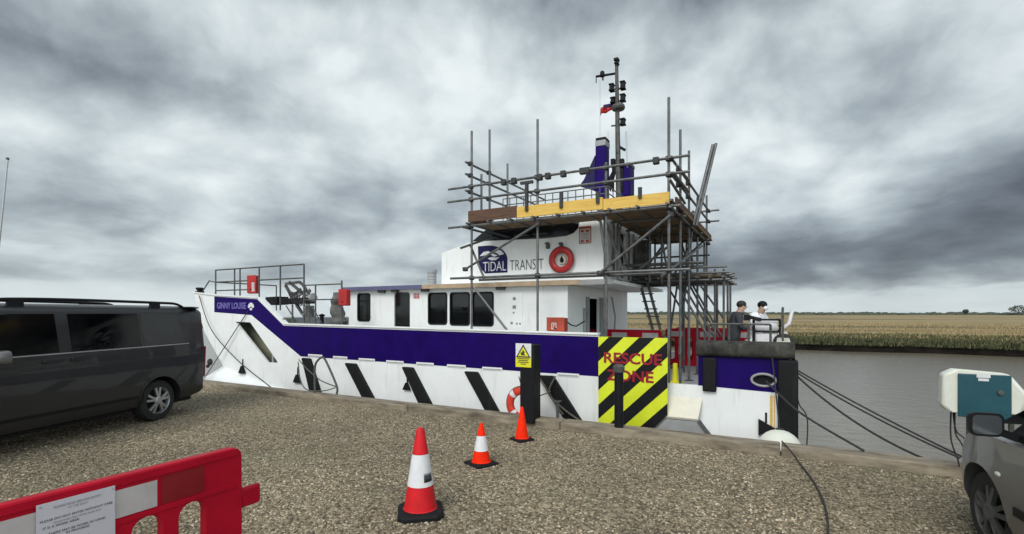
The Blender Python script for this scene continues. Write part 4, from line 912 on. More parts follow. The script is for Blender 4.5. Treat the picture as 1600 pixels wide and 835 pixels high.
# braces
for (a, b_) in (((727, 421), (841, 350)), ((937, 427), (1048, 336))): tube('brace', at(*a, tf-.09), at(*b_, tf-.09)); clampat(at(*a, tf-.06)); clampat(at(*b_, tf-.06))
tube('brace', at(735, 384, tf+.1), at(757, 436, tf+.1)); tube('brace', at(741, 450, tf+.05), at(792, 516, tf+.05))
tube('brace', at(946, 345, 9.0), at(975, 428, 9.4)); tube('brace', at(938, 345, tf+.2), at(948, 420, tf+.2))
tube('brace', at_s(1034, 431, s1-.05), at_s(1098, 384, s1+.1)); tube('brace', at(1000, 420, 9.9), at(1046, 384, 9.5)); tube('brace', at_s(1071, 330, s1), at_s(1083, 420, s1)); tube('brace', at_s(1083, 330, s1), at_s(1076, 425, s1))
tube('brace', (ws1+.3, 12.5, 2.5), (s1, 13.2, 3.6))
a = at_s(1083, 352, s1+.12); tube('upright_pole', a, (a[0]+.35, a[1]+.2, a[2]+1.62), .03)
tube('upright_pole', (a[0]+.05, a[1]+.08, a[2]), (a[0]+.4, a[1]+.28, a[2]+1.66), .03)
# stair tower behind: low landing with raking shores
lz = at(1090, 440, 12.6)[2]
LS0, LS1 = -3.1, at(1137, 440, 12.6)[0]
for t_ in (11.3, 11.9, 12.6, 13.3):
    for dz_ in (0, .15): tube('ledger', (LS0, t_, lz+dz_-.05), (LS1+.15, t_, lz+dz_-.05))
for i in range(8): s = LS0+.25+(LS1-LS0-.2)*i/7; tube('transom', (s, 11.0, lz+.0), (s, 13.7, lz+.0))
for k_ in range(5): MB().box((LS0+.1, 11.5+k_*.24, lz+.03), (LS1-.05, 11.72+k_*.24, lz+.065)).build('platform_board', 'scaffboard', sca, smooth=False)
for (s, t_) in ((LS1, 12.6), (LS1, 13.3), (LS1-.02, 11.9), (LS1-.30, 13.3), (LS1-.2, 11.9), (-2.0, 12.2), (-1.75, 11.3)): tube('upright_pole', (s, t_, DK), (s, t_, lz+.22)); clampat((s, t_, lz)); clampat((s, t_, lz+.12))
for (u0, v0, u1, v1, t_) in ((1058, 446, 1107, 527, 11.6), (1068, 447, 1116, 527, 12.0), (1078, 447, 1122, 527, 12.4), (1083, 447, 1128, 527, 12.8), (1058, 447, 1046, 527, 12.2), (1072, 447, 1064, 510, 12.0)): tube('brace', at(u0, v0, t_), at(u1, v1, t_))
tube('guard_rail', (LS0, 11.0, lz+.28), (s1+.05, 11.0, lz+.28)); tube('guard_rail', (LS0+.2, 10.4, lz+.25), (s1+.25, 10.4, lz+.25))
for c_ in couplers[:90]:
    MB().cbox(c_, (.09, .085, .085)).build('coupler', 'darksteel', sca, bevel=.012)
zA = at(839, 278, tf)[2]
for u_ in (843, 856, 880, 910, 917, 1025, 787, 803):
    q = at(u_, 280, tf-.06); MB().cbox((q[0], tf-.05, zA-.015), (.1, .1, .115)).build('coupler', 'darksteel', sca, bevel=.012)
for (s, t_, za, zb_) in ((-2.55, 13.5, DK, 3.68), (-2.05, 12.9, lz-.1, 3.6), (-1.72, 13.55, lz, 3.6), (-2.7, 11.7, RZ, 3.65), (-2.3, 11.2, RZ, 3.65), (-1.5, 11.9, DK, lz+.3)): tube('upright_pole', (s, t_, za), (s, t_, zb_))
for (u0, v0, u1, v1, t_) in ((1052, 432, 1084, 372, 12.4), (1062, 372, 1082, 432, 12.8), (1003, 428, 1040, 378, 12.0), (962, 350, 985, 428, 10.4), (972, 345, 952, 428, 9.9), (1030, 352, 1044, 430, 11.5), (1042, 446, 1075, 500, 12.9), (1095, 447, 1132, 500, 13.2)): tube('brace', at(u0, v0, t_), at(u1, v1, t_))
for zz, t_ in ((2.95, 12.2), (3.25, 13.4), (lz+.22, 13.3), (lz+.22, 11.3), (lz+.36, 12.6)): tube('ledger', (-2.9 if zz > 2.8 else LS0, t_, zz), (s1+.1 if zz > 2.8 else LS1+.1, t_, zz))
# ladder
a, b_ = Vector(at(1003, 432, 11.4)), Vector(at(1026, 516, 11.4))
root = quay_thing('ladder', 'dark metal ladder leaning up to the scaffold landing', 'ladder', tuple(b_))
off = Vector((.19, -.1, 0)); d = b_-a
for sg in (-.5, .5): MB().bar(a+off*sg-d*.06, b_+off*sg, .035, .06).build('stile', 'gunmetal', root)
for i in range(7): MB().tube([a+d*(.05+i*.14)-off*.85, a+d*(.05+i*.14)+off*.85], .016, 6).build('rung', 'gunmetal', root)

# ---- plastic barriers on the aft deck
def barrier(name, label, group, slots=True):
    root = thing(name, label, 'barrier', (0, 0, 0), 0, (0, 0, 0), group); Ln = 2.0
    hs = [rrect(.09+.222*i, .22, .23+.222*i, .76, .065) for i in range(8)] if slots else []
    mb = MB(); mb.plate(rrect(0, .06, Ln, 1.0, .06), hs, lambda x, z: (x, -.028, z), lambda x, z: (x, .028, z)); pb_ = mb.build('panel', 'red', root, bevel=.012)
    mb = MB(); mb.box((Ln, -.02, .62), (Ln+.13, .02, .74)); mb.build('hinge_lug', 'red', root, bevel=.015)
    return root, pb_
def feet(root, Ln=2.0):
    for x in (.25, Ln-.25): MB().box((x-.06, -.28, 0), (x+.06, .28, .055)).build('foot', 'black', root, bevel=.012)
db, p_ = barrier('safety_barrier', 'red plastic barrier with white strips between the striped board and the scaffold poles', 'red plastic barriers on the boat deck')
feet(db)
for i in range(3): MB().box((.12+i*.72, -.034, .80), (.48+i*.72, -.0285, .93)).build('white_strip', 'refl2', p_, smooth=False)
q = at(1040, 508, 13.2); db.location = W(q[0], 13.2, DK); db.rotation_euler = (0, 0, A)
d2 = copy_thing(db, W(at(1046, 508, 11.9)[0]-2.15, 11.7, DK), A+R(3), 'red plastic barrier standing behind the top of the striped board')
d3 = copy_thing(db, W(at(1110, 508, 14.4)[0]-.9, 14.3, DK), A-R(6), 'farthest red plastic barrier, beside the man in the dark jacket')
# small hi-vis post on deck
mb = MB(); q = at(1055, 590, 10.2); q = (q[0], 10.2, DK); mb.lathe([(.0, 0), (.15, 0), (.15, .04), (.06, .05), (.045, .40), (0, .41)], q, n=14)
root = single(mb, 'deck_marker', 'signyellow', 'small yellow marker cone on deck beside the striped board', 'marker', q)

# ---- people
def skinned(name, mt, joints, edges, root, sub=1, parent_org=None):
    me = bpy.data.meshes.new(name); me.from_pydata([j[:3] for j in joints], edges, []); me.materials.append(M[mt])
    o = bpy.data.objects.new(name, me); C.objects.link(o); o.parent = root
    sk = o.modifiers.new('skin', 'SKIN'); sk.use_smooth_shade = True
    for i, j in enumerate(joints): me.skin_vertices[0].data[i].radius = (j[3], j[4] if len(j) > 4 else j[3])
    me.skin_vertices[0].data[0].use_root = True
    s = o.modifiers.new('sub', 'SUBSURF'); s.levels = sub; s.render_levels = sub
    return o
def person(label, loc, rz, lean, jacket, legs, headmat, arms, mask=False, cap='hair', hood=False):
    """figure facing local -Y; lean bends the trunk forward; arms = (elbow L, hand L, elbow R, hand R)"""
    root = thing('person', label, 'person', loc, rz); root.scale = (.96,)*3
    hp = .92; ch = Vector((0, -math.sin(lean)*.42, hp+math.cos(lean)*.42)); nk = Vector((0, -math.sin(lean)*.56-.02, hp+math.cos(lean)*.56)); hd = nk+Vector((0, -.05-lean*.05, .125))
    sh = [ch+Vector((sx*.18, 0, .07)) for sx in (-1, 1)]
    J = [(0, 0, hp, .135, .105), (0, -math.sin(lean)*.2, hp+.2*math.cos(lean), .135, .10), (*ch, .15, .11), (*nk, .065), (*(hd-Vector((0, 0, .03))), .088, .10), (*(hd+Vector((0, 0, .07))), .088, .10)]
    E = [(0, 1), (1, 2), (2, 3), (3, 4), (4, 5)]
    def limb(start, pts):
        p = start
        for q in pts: J.append(q); E.append((p, len(J)-1)); p = len(J)-1
        return p
    hands = []
    for i, sx in enumerate((-1, 1)):
        e_, h_ = Vector(arms[2*i]), Vector(arms[2*i+1]); w_ = h_
        last = limb(2, [(*sh[i], .062), (*((sh[i]+e_)/2), .05), (*e_, .042), (*((e_+h_)/2), .038), (*w_, .028)])
        fd = (h_-e_).normalized(); pm = h_+fd*.07; last = limb(last, [(*pm, .034, .02)])
        side_ = fd.cross(Vector((0, 0, 1))); side_ = side_.normalized() if side_.length > .1 else Vector((1, 0, 0))
        for f in range(4): b_ = pm+side_*(f-1.5)*.019; limb(last, [(*(b_+fd*.04), .009), (*(b_+fd*(.07+.01*(f in (1, 2)))+Vector((0, 0, -.02))), .007)])
        limb(last, [(*(h_+fd*.05-side_*.045), .009), (*(h_+fd*.08-side_*.05), .008)])
    for sx in (-1, 1): limb(0, [(sx*.095, 0, hp-.08, .088), (sx*.105, -.015, hp-.25, .075), (sx*.11, -.03, .48, .056), (sx*.11, .0, .3, .052), (sx*.11, .02, .09, .038), (sx*.115, -.05, .04, .04, .03), (sx*.12, -.14, .03, .035, .025)])
    skinned('body', headmat, J, E, root)
    # clothes
    Jt = [(0, .0, hp-.20, .20, .165), (0, -math.sin(lean)*.2, hp+.2*math.cos(lean), .20, .16), (*ch, .215, .165), (*(nk-Vector((0, -.01, .03))), .10, .095)]; Et = [(0, 1), (1, 2), (2, 3)]
    J, E = Jt, Et
    for i in range(2): e_, h_ = Vector(arms[2*i]), Vector(arms[2*i+1]); limb(2, [(*sh[i], .10), (*((sh[i]+e_)/2), .082), (*e_, .072), (*((e_+h_)/2), .064), (*(h_-(h_-e_)*.05), .054)])
    skinned('jacket', jacket, J, E, root)
    J, E = [(0, 0, hp+.02, .19, .155)], []
    for sx in (-1, 1): limb(0, [(sx*.1, 0, hp-.14, .125), (sx*.11, -.02, .62, .105), (sx*.112, -.03, .47, .09), (sx*.112, .0, .3, .085), (sx*.112, .015, .08, .078)])
    skinned('trousers', legs, J, E, root)
    for sx in (-1, 1): MB().ball((sx*.115, -.06, .04), .06, 10, 6, (.8, 2.3, .75)).build('shoe', 'blackpaint', root)
    # face and hair
    h0 = hd+Vector((0, -.005, .02))
    for sx in (-1, 1): MB().ball(h0+Vector((sx*.032, -.082, .01)), .011, 8, 6).build('eye', 'refl', root); MB().ball(h0+Vector((sx*.078, .0, -.0)), .028, 8, 6, (.4, .8, 1.1)).build('ear', 'skin', root)
    MB().ball(h0+Vector((0, -.095, -.015)), .017, 8, 6, (.8, 1.2, 1.3)).build('nose', 'skin', root); MB().ball(h0+Vector((0, -.082, -.055)), .022, 8, 6, (1.1, .5, .35)).build('mouth', 'redletter', root)
    q = MB(); q.ball(h0+Vector((0, .02, .045)), .108, 14, 10, (.92, 1.02, .85)); q.build('hair' if cap == 'hair' else 'cap', cap, root)
    if mask: MB().ball(h0+Vector((0, -.07, -.035)), .062, 12, 8, (1.05, .75, .8)).build('face_mask', 'coverall', root)
    return root
q = at_s(1148, 500, -.95); 
pj = W(*at(1145, 520, 12.35)[:2], DK)
person('man with dark hair in a charcoal jacket and black trousers standing on the aft deck', pj, R(78), .22, 'jacket', 'trousers', 'skin',
       ((-.25, -.12, 1.12), (-.17, -.36, 1.08), (.26, -.12, 1.12), (.16, -.36, 1.08)))
pw = W(*at(1177, 520, 12.6)[:2], DK)
person('person in white coveralls, dark cap and white mask working over a machine', pw, R(28), .30, 'coverall', 'coverall', 'skin',
       ((-.27, -.2, 1.14), (-.12, -.5, 1.05), (.28, -.2, 1.14), (.2, -.5, 1.08)), mask=True, cap='blackpaint')
# machine on deck between the white figure and the rail
q = at(1198, 515, 11.5); org = (q[0], 11.5, DK)
mc = quay_thing('deck_machine', 'black tube framed machine with white tanks in front of the figure in white', 'machine', org)
x, y = q[0], 11.5
mb = MB()
for sx in (-.24, .24):
    for sy in (-.18, .18): mb.tube([(x+sx, y+sy, DK), (x+sx, y+sy, 1.66)], .02, 8)
for zz in (.7, 1.15, 1.42, 1.66): mb.tube([(x-.24, y-.18, zz), (x+.24, y-.18, zz), (x+.24, y+.18, zz), (x-.24, y+.18, zz)], .02, 8, closed=True)
mb.build('frame', 'blackpaint', mc)
mb = MB(); mb.lathe([(0, -.2), (.12, -.2), (.14, -.17), (.14, .17), (.12, .2), (0, .2)], (x, y, 1.54), 'x', 16); mb.build('tank', 'refl', mc)
MB().box((x-.2, y-.15, 1.18), (x+.2, y+.15, 1.38)).build('white_housing', 'refl', mc, bevel=.03)
mb = MB(); mb.box((x-.2, y-.16, .75), (x+.2, y+.16, 1.12)); mb.build('motor', 'gunmetal', mc, bevel=.03)
mb = MB(); mb.tube([(x+.24, y, 1.45), (x+.40, y, 1.58), (x+.46, y+.05, 1.85)], .035, 8); mb.build('handle', 'refl', mc)
mb = MB(); mb.torus((x+.3, y-.2, 1.2), .16, .03, 'y', 20, 8); mb.torus((x+.3, y-.24, 1.2), .13, .03, 'y', 20, 8); mb.build('hose_reel', 'rope', mc)
mb = MB(); mb.tube([(x-.1, y-.1, 1.66), (x-.35, y-.1, 1.72)], .035, 8); mb.box((x-.42, y-.15, 1.64), (x-.3, y-.05, 1.76)); mb.build('spray_gun', 'blackpaint', mc)
# white fender at the stern
q = at(1218, 692, 7.95)
fe = quay_thing('round_fender', 'round white fender hanging between the stern and the kerb', 'fender', (q[0], 7.95, q[2]-.35))
mb = MB(); mb.ball((q[0], 7.9, q[2]-.10), .29, 20, 14); mb.build('ball', 'boxcream', fe)
mb = MB(); mb.lathe([(.05, .18), (.05, .25), (.0, .26)], (q[0], 7.95, q[2]-.05), n=10); mb.tube([(q[0], 7.95, q[2]+.2), (q[0]-.1, T0-.05, 1.2)], .01, 6); mb.build('lanyard', 'rope', fe)

# ================================================================== ON THE QUAY
# bollards
q = gnd(823, 651, .115); s_, t_ = CA*q.x-SA*q.y, SA*q.x+CA*q.y
t_ = 7.20; s_ = at(823, 600, t_-.13)[0]
bo = quay_thing('bollard', 'square black timber post with a yellow warning sign at the kerb', 'bollard', (s_, t_, .1))
hw = .125; ztop = at(822, 539, t_-hw)[2]
MB().box((s_-hw, t_-hw, .05), (s_+hw, t_+hw, ztop)).build('post', 'blackpaint', bo, bevel=.012)
zs1, zs0 = at(819, 537, t_-hw-.01)[2], at(819, 574, t_-hw-.01)[2]; wS = (at(830.5, 550, t_-hw)[0]-at(806.5, 550, t_-hw)[0])/2; sx_ = (at(830.5, 550, t_-hw)[0]+at(806.5, 550, t_-hw)[0])/2
sg = MB(); ty = t_-hw
sg.box((sx_-wS, ty-.016, zs0), (sx_+wS, ty-.006, zs1)); sign = sg.build('warning_sign', 'refl', bo, smooth=False)
hS = zs1-zs0; zmid = zs0+hS*.42
g_ = MB(); fa, fb = (lambda s, z: (s, ty-.0195, z)), (lambda s, z: (s, ty-.0165, z))
g_.plate([(sx_-wS, zs0), (sx_+wS, zs0), (sx_+wS, zmid-.006), (sx_-wS, zmid-.006)], [], fa, fb); g_.plate([(sx_-wS*.72, zmid+.012), (sx_+wS*.72, zmid+.012), (sx_, zs1-.04)], [], fa, fb); g_.build('yellow_field', 'signyellow', sign, org=ORG[bo], smooth=False)
g_ = MB(); fa, fb = (lambda s, z: (s, ty-.0215, z)), (lambda s, z: (s, ty-.0196, z))
g_.plate([(sx_-wS*.92, zmid), (sx_+wS*.92, zmid), (sx_, zs1-.012)], [[(sx_-wS*.70, zmid+.016), (sx_+wS*.70, zmid+.016), (sx_, zs1-.05)]], fa, fb)
g_.plate([(sx_-.035, zmid+.03), (sx_-.05, zmid+.085), (sx_-.02, zmid+.07), (sx_-.01, zmid+.12), (sx_+.03, zmid+.08), (sx_+.012, zmid+.06), (sx_+.04, zmid+.03)], [], fa, fb)
for i, wq in enumerate((.78, .62, .7, .34)): g_.box((sx_-wS*wq, ty-.0215, zs0+hS*(.34-.075*i)), (sx_+wS*wq, ty-.0196, zs0+hS*(.365-.075*i)+.004))
g_.box((sx_-wS, ty-.0215, zmid-.004), (sx_+wS, ty-.0196, zmid+.002)); g_.build('sign_print', 'ink', sign, org=ORG[bo], smooth=False)
t_ = 7.22; s_ = at(967, 620, t_)[0]
b2 = quay_thing('bollard', 'thin round black post with a grey cap in front of the striped board', 'bollard', (s_, t_, .1))
zt = at(967, 570, t_)[2]
MB().lathe([(.066, .05), (.066, zt-.10), (.058, zt-.09), (0, zt-.09)], (s_, t_, 0), n=18).build('post', 'blackpaint', b2)
MB().lathe([(.0, zt-.11), (.082, zt-.11), (.085, zt-.03), (.06, zt), (0, zt+.005)], (s_, t_, 0), n=18).build('cap', 'gunmetal', b2)
# lifebuoy leaning behind the square post
q = at(816, 632, 7.62); lb2 = lifebuoy('lifebuoy', (q[0], 7.62, q[2]), 7.62, .232, 'orangebuoy', 'orange lifebuoy with white bands hanging behind the square black post')
mb = MB(); mb.tube([(q[0], 7.62, q[2]+.25), (q[0]+.05, 7.4, q[2]+.5)], .008, 6); mb.build('hanging_line', 'ropelight', lb2)
# thin steel pile behind the kerb
mb = MB(); s_ = at(869.5, 620, 7.6)[0]; mb.tube([(s_, 7.65, -1.5), (s_, 7.65, at(869, 626, 7.65)[2])], .028, 8); mb.box((s_-.05, 7.6, at(869, 626, 7.65)[2]-.02), (s_+.05, 7.7, at(869, 626, 7.65)[2]))
single(mb, 'steel_stake', 'gunmetal', 'slim grey stake standing between kerb and hull right of the square post', 'stake', (s_, 7.65, -1.0))
# quay ladder handrail hoops
lo = quay_thing('ladder_handrail', 'bent steel tube handrail loops at the kerb in front of the hull', 'handrail', (at(505, 610, 7.35)[0], 7.35, .1))
def curve(pts, n=6):
    pts = [Vector(p) for p in pts]; o_ = []
    for i in range(len(pts)-1):
        p0, p1, p2, p3 = pts[max(i-1, 0)], pts[i], pts[i+1], pts[min(i+2, len(pts)-1)]
        for k_ in range(n):
            f = k_/n; o_.append(.5*((2*p1)+(-p0+p2)*f+(2*p0-5*p1+4*p2-p3)*f*f+(-p0+3*p1-3*p2+p3)*f**3))
    return o_+[pts[-1]]
tq = 7.33
MB().tube(curve([at(492, 614, tq), at(492, 575, tq), at(497, 563, tq), at(504, 559, tq), at(510, 566, tq), at(526, 603, tq), at(526, 616, tq)]), .022, 8).build('hoop', 'gunmetal', lo)
MB().tube(curve([at(467, 562, tq+.3), at(478, 575, tq+.2), at(500, 594, tq), at(524, 604, tq)]), .012, 6).build('tie_line', 'ropelight', lo)
MB().tube(curve([at(466, 566, tq+.3), at(469, 592, tq+.2), at(479, 609, tq), at(505, 611, tq-.05), at(524, 606, tq)]), .012, 6).build('tie_line', 'ropelight', lo)
# cones
def cone(label, pos, hgt, bw, kind, rz, mats):
    root = thing('traffic_cone', label, 'traffic cone', pos, rz, group='traffic cones on the gravel')
    k_ = hgt/.75
    mb = MB(); e = bw/2; c_ = e*.28
    oct_ = [(-e+c_, -e), (e-c_, -e), (e, -e+c_), (e, e-c_), (e-c_, e), (-e+c_, e), (-e, e-c_), (-e, -e+c_)] if kind == 'oct' else [(-e, -e), (e, -e), (e, e), (-e, e)]
    sc_ = lambda f, z: [(x*f, y*f, z) for x, y in oct_]
    mb.loft([sc_(1, 0), sc_(1, .03*k_), sc_(.93, .05*k_), sc_(.75, .058*k_)]); mb.build('base', 'black', root, smooth=False, bevel=.006)
    rb, rt = bw*.36, .035*k_; zb_ = .055*k_
    def R_(z): return rb+(rt-rb)*(z-zb_)/(hgt-zb_)
    def sect(nm, za, zc, mt, lip=0, off=0):
        pr = [(R_(za)+off+lip, za), (R_(za)+off, za+lip*.8), (R_(zc)+off, zc)]
        if zc >= hgt-.001: pr = [(R_(za)+off+lip, za), (R_(za)+off, za+lip), (R_(zc)*1.02, hgt*.965), (R_(zc)*.75, hgt*.99), (0, hgt)]
        MB().lathe(pr, n=28).build(nm, mt, root)
    if len(mats) == 1: sect('body', zb_, hgt, mats[0], .012)
    else:
        sect('lower_body', zb_, hgt*.345, mats[0], .012); sect('sleeve', hgt*.345, hgt*.70, mats[1], 0, .0035); sect('tip', hgt*.70, hgt, mats[0])
        sl = [c for c in root.children if c.name.startswith('sleeve')][0]
        if hgt > .7:
            for (z_, h_, mt) in ((.40*hgt, .055, 'teal'), (.47*hgt, .02, 'greyink')):
                a0 = R(-75); q_ = MB(); q_.lathe([(R_(z_)+.006, z_), (R_(z_+h_)+.006, z_+h_)], n=6, a0=a0, a1=a0+R(48)); o_ = q_.build('printed_mark', mt if mt != 'teal' else 'ink', sl); o_.modifiers.new('thick', 'SOLIDIFY').thickness = .001
    return root
cone('largest red and white cone with a dark printed mark on its sleeve', gnd(657, 803), .775, .40, 'oct', R(12), ['conered', 'refl'])
cone('middle sized orange and white cone between the two others', gnd(752, 725.5), .49, .30, 'sq', R(38), ['orange', 'refl'])
cone('plain orange cone without a white sleeve near the kerb', gnd(815.5, 688), .475, .255, 'sq', R(35), ['orange'])
# big barrier at the near left
BD = Vector((SA, CA, 0)); BE = Vector((-1.67, 2.96, 0))+BD*.055
fbr, pnl = barrier('safety_barrier', 'red plastic barrier with arched slots on the gravel at the near left', None)
feet(fbr)
fbr.location = BE-BD*2.0; fbr.rotation_euler = (0, 0, math.atan2(BD.y, BD.x))
# the face towards the viewer is local -Y
Xw = lambda w_: 2.0-.055-w_
for (a, b_, z0_, z1_) in ((.411, 1.18, .800, .935),): MB().box((Xw(b_), -.034, z0_), (Xw(a), -.0285, z1_)).build('white_strip', 'refl2', pnl, smooth=False)
MB().box((Xw(.39), -.0315, .80), (Xw(.17), -.0285, .945)).build('dark_red_strip', mat('dark_red_reflector', (.22, .002, .008), .4, var=.1), pnl, smooth=False)
q = MB(); q.box((Xw(2.0)+.04, -.036, .955), (1.97, -.0285, .995)); q.box((Xw(2.0)+.04, -.034, .765), (1.95, -.0285, .792)); q.build('moulded_rib', 'red', pnl, bevel=.004)
nt_ = thing('notice', 'laminated paper notice with lines of print fixed to the near red barrier', 'notice', fbr.location, fbr.rotation_euler.z)
nx0, nx1, nz0, nz1 = Xw(.89), Xw(.60), .725, .966
q = MB(); q.plate([(nx0, nz0), (nx1, nz0), (nx1, nz1), (nx0, nz1)], [], lambda x, z: (x, -.0395-.004*math.sin(z*20), z), lambda x, z: (x, -.0375-.004*math.sin(z*20), z)); q.build('sheet', 'paper', nt_, smooth=False)
cxn = (nx0+nx1)/2
def line(q, body, z, size, x=None, align='CENTER'): q.text(body, size, lambda a, b_, c_: ((cxn if x is None else x)+a, -.0437-c_*.3, z+b_), align=align, depth=.0012)
for body, z, size, x, al, mt in (('PLEASE READ BEFORE ENTRY', .938, .0135, None, 'CENTER', 'greyink'), ('TO THE QUAY', .922, .0115, None, 'CENTER', 'greyink'), ('please keep clear of the work area', .872, .0125, None, 'CENTER', 'greyink'),
    ('PLEASE DO NOT ENTER WITHOUT CARE', .888, .0145, None, 'CENTER', 'ink'), ('IT IS A WORK AREA', .856, .0145, nx0+.02, 'LEFT', 'ink'), ('THERE MAY BE WORK IN HAND', .826, .0145, None, 'CENTER', 'ink'), ('IN PROGRESS', .811, .0145, None, 'CENTER', 'ink'), ('THANK YOU', .77, .0145, None, 'CENTER', 'ink')):
    q = MB(); line(q, body, z, size, x, al); q.build('printed_line', mt, nt_, smooth=False)
q = MB()
for xx, zz in ((nx0+.012, nz1-.012), (nx1-.012, nz1-.012)): MB().ball((xx, -.044, zz), .004, 6, 4).build('fixing', 'chrome', nt_)
# teal fronted cabinet on legs
tq = 7.0
x0, x1 = at(1473, 610, tq)[0], at(1600, 610, tq)[0]; zt, zb_ = at(1530, 579, tq)[2], at(1530, 648, tq)[2]
cabn = quay_thing('utility_cabinet', 'cream cabinet with a teal front panel on thin legs at the quay edge', 'cabinet', ((x0+x1)/2, tq+.2, 0))
q = MB(); oc = [(x0+.05, zb_+.0), (x1-.0, zb_+.03), (x1+.04, (zt+zb_)/2+.0), (x1-.10, zt-.03), (x0+.10, zt), (x0, zt-.06), (x0-.01, zb_+.07)]
q.plate(oc, [], lambda s, z: (s, tq, z), lambda s, z: (s, tq+.17, z)); q.build('case', 'boxcream', cabn, bevel=.03, seg=3)
px0, px1 = at(1496, 610, tq)[0], at(1580, 610, tq)[0]
q = MB(); q.box((px0, tq-.022, zb_-.035), (px1, tq-.003, zt-.04)); pnl2 = q.build('front_panel', 'teal', cabn, bevel=.008)
q = MB(); pc = at(1537, 590, tq-.03); q.box((pc[0]-.055, tq-.027, pc[2]-.005), (pc[0]+.055, tq-.0225, pc[2]+.03)); q.box((pc[0]-.042, tq-.027, pc[2]-.04), (pc[0]+.042, tq-.0225, pc[2]-.012)); q.build('sticker', 'refl', pnl2, org=ORG[cabn], smooth=False)
q = MB(); q.tube([(px1-.09, tq-.025, zt-.22), (px1-.09, tq-.045, zt-.22)], .025, 10); q.build('lock', 'gunmetal', pnl2, org=ORG[cabn])
for s_ in (at(1514, 700, tq+.1)[0], at(1580, 700, tq+.1)[0]): MB().tube([(s_, tq+.1, 0), (s_, tq+.1, zb_+.05)], .025, 8).build('leg', 'gunmetal', cabn)
for (u0, v0, u1, v1) in ((1489, 641, 1510, 692), (1492, 641, 1505, 700), (1486, 640, 1497, 720)):
    mb = MB(); a, b_ = Vector(at(u0, v0, tq+.15)), Vector(at(u1, v1, tq+.15)); mb.tube(curve([a, (a+b_)/2+Vector((-.03, 0, -.05)), b_, Vector((b_.x+.02, b_.y, .01))]), .008, 6); mb.build('supply_cable', 'rope', cabn)

# ---- ropes and hose
def rope(name, label, pts, r, mt='rope', cat='rope', sag=0, group=None):
    pts = [Vector(p) for p in pts]
    if sag:
        a, b_ = pts; pts = [a+(b_-a)*f+Vector((0, 0, -sag*4*f*(1-f))) for f in [i/14 for i in range(15)]]
    else: pts = curve(pts, 8)
    return single(MB().tube(pts, r, 6), name, mt, label, cat, tuple(pts[0]), group)
G_ = 'mooring ropes from the boat to the quay'
q = gnd(1497, 737, .02); e1 = (CA*q.x-SA*q.y, SA*q.x+CA*q.y, .02)
e2 = at(1500, 705, 6.95); e2 = (e2[0], e2[1], e2[2])
rope('mooring_rope', 'upper thin rope of the pair from the stern to the cabinet legs', [at(1241, 576, T0+.1), at(1512, 718, 7.1)], .011, sag=.03, group=G_)
rope('mooring_rope', 'lower thin rope of the pair from the stern to the cabinet legs', [at(1241, 580, T0+.1), at(1500, 716, 7.05)], .011, sag=.05, group=G_)
rope('mooring_rope', 'thick dark rope from the stern sagging down to the kerb beside the silver car', [at(1241, 584, T0+.1), e1], .0135, sag=.16, group=G_)
q = gnd(1350, 706, .12); rope('mooring_rope', 'dark rope from the stern fairlead to the outer kerb edge', [at(1197, 596, T0-.03), at(1250, 645, 7.9), (CA*q.x-SA*q.y, SA*q.x+CA*q.y, .13)], .0135, group=G_)
rope('mooring_rope', 'slack rope hanging from the stern corner into the water', [at(1241, 590, T0+.3), at(1248, 630, T0+.3), at(1262, 665, T0+.3), (at(1252, 700, T0)[0], T0+.3, -1.1)], .010, group=G_)
rope('mooring_rope', 'rope running down the white bow from the bow bollard to the kerb', [at(311, 462, T0-.05), at(330, 515, T0-.15), at(370, 562, 8.0), at(424, 606, 7.42)], .0125, group=G_)
rope('mooring_rope', 'rope crossing the bow from the round emblem down to the left', [at(387, 487, T0-.03), at(352, 541, T0-.1), at(320, 590, T0-.2)], .0115, group=G_)
mb = MB(); q = at(328, 566, T0-.12); mb.ball(q, .07, 10, 8, (1, 1, 1.4)); mb.ball((q[0]-.1, q[1], q[2]-.12), .05, 8, 6); single(mb, 'rope_fender', 'rope', 'dark knotted rope fender on the rope across the bow', 'fender', q)
rope('mooring_rope', 'worn rope tangle looped over the slanted strake right of the square post', [at(841, 588, T0-.12), at(852, 605, T0-.15), at(862, 622, T0-.16), at(885, 643, T0-.16), at(905, 657, T0-.2)], .017, 'ropelight', group=G_)
rope('mooring_rope', 'second worn rope crossing the slanted strake right of the square post', [at(868, 588, T0-.12), at(858, 610, T0-.17), at(866, 628, T0-.15), at(880, 648, T0-.16)], .017, 'ropelight', group=G_)
rope('mooring_rope', 'thin worn line from the square black post to the rope tangle', [at(831, 618, 7.5), at(845, 618, 7.8), at(860, 612, T0-.15)], .010, 'ropelight', group=G_)
q1 = [gnd(u_, v_, z_) for u_, v_, z_ in ((1222, 690, .14), (1236, 706, .135), (1248, 722, .03), (1268, 748, .022), (1283, 775, .022), (1291, 800, .022), (1294, 835, .022), (1290, 900, .022))]
rope('water_hose', 'dark hose curving over the kerb and across the gravel', [(CA*p.x-SA*p.y, SA*p.x+CA*p.y, p.z) for p in q1], .010, cat='hose')

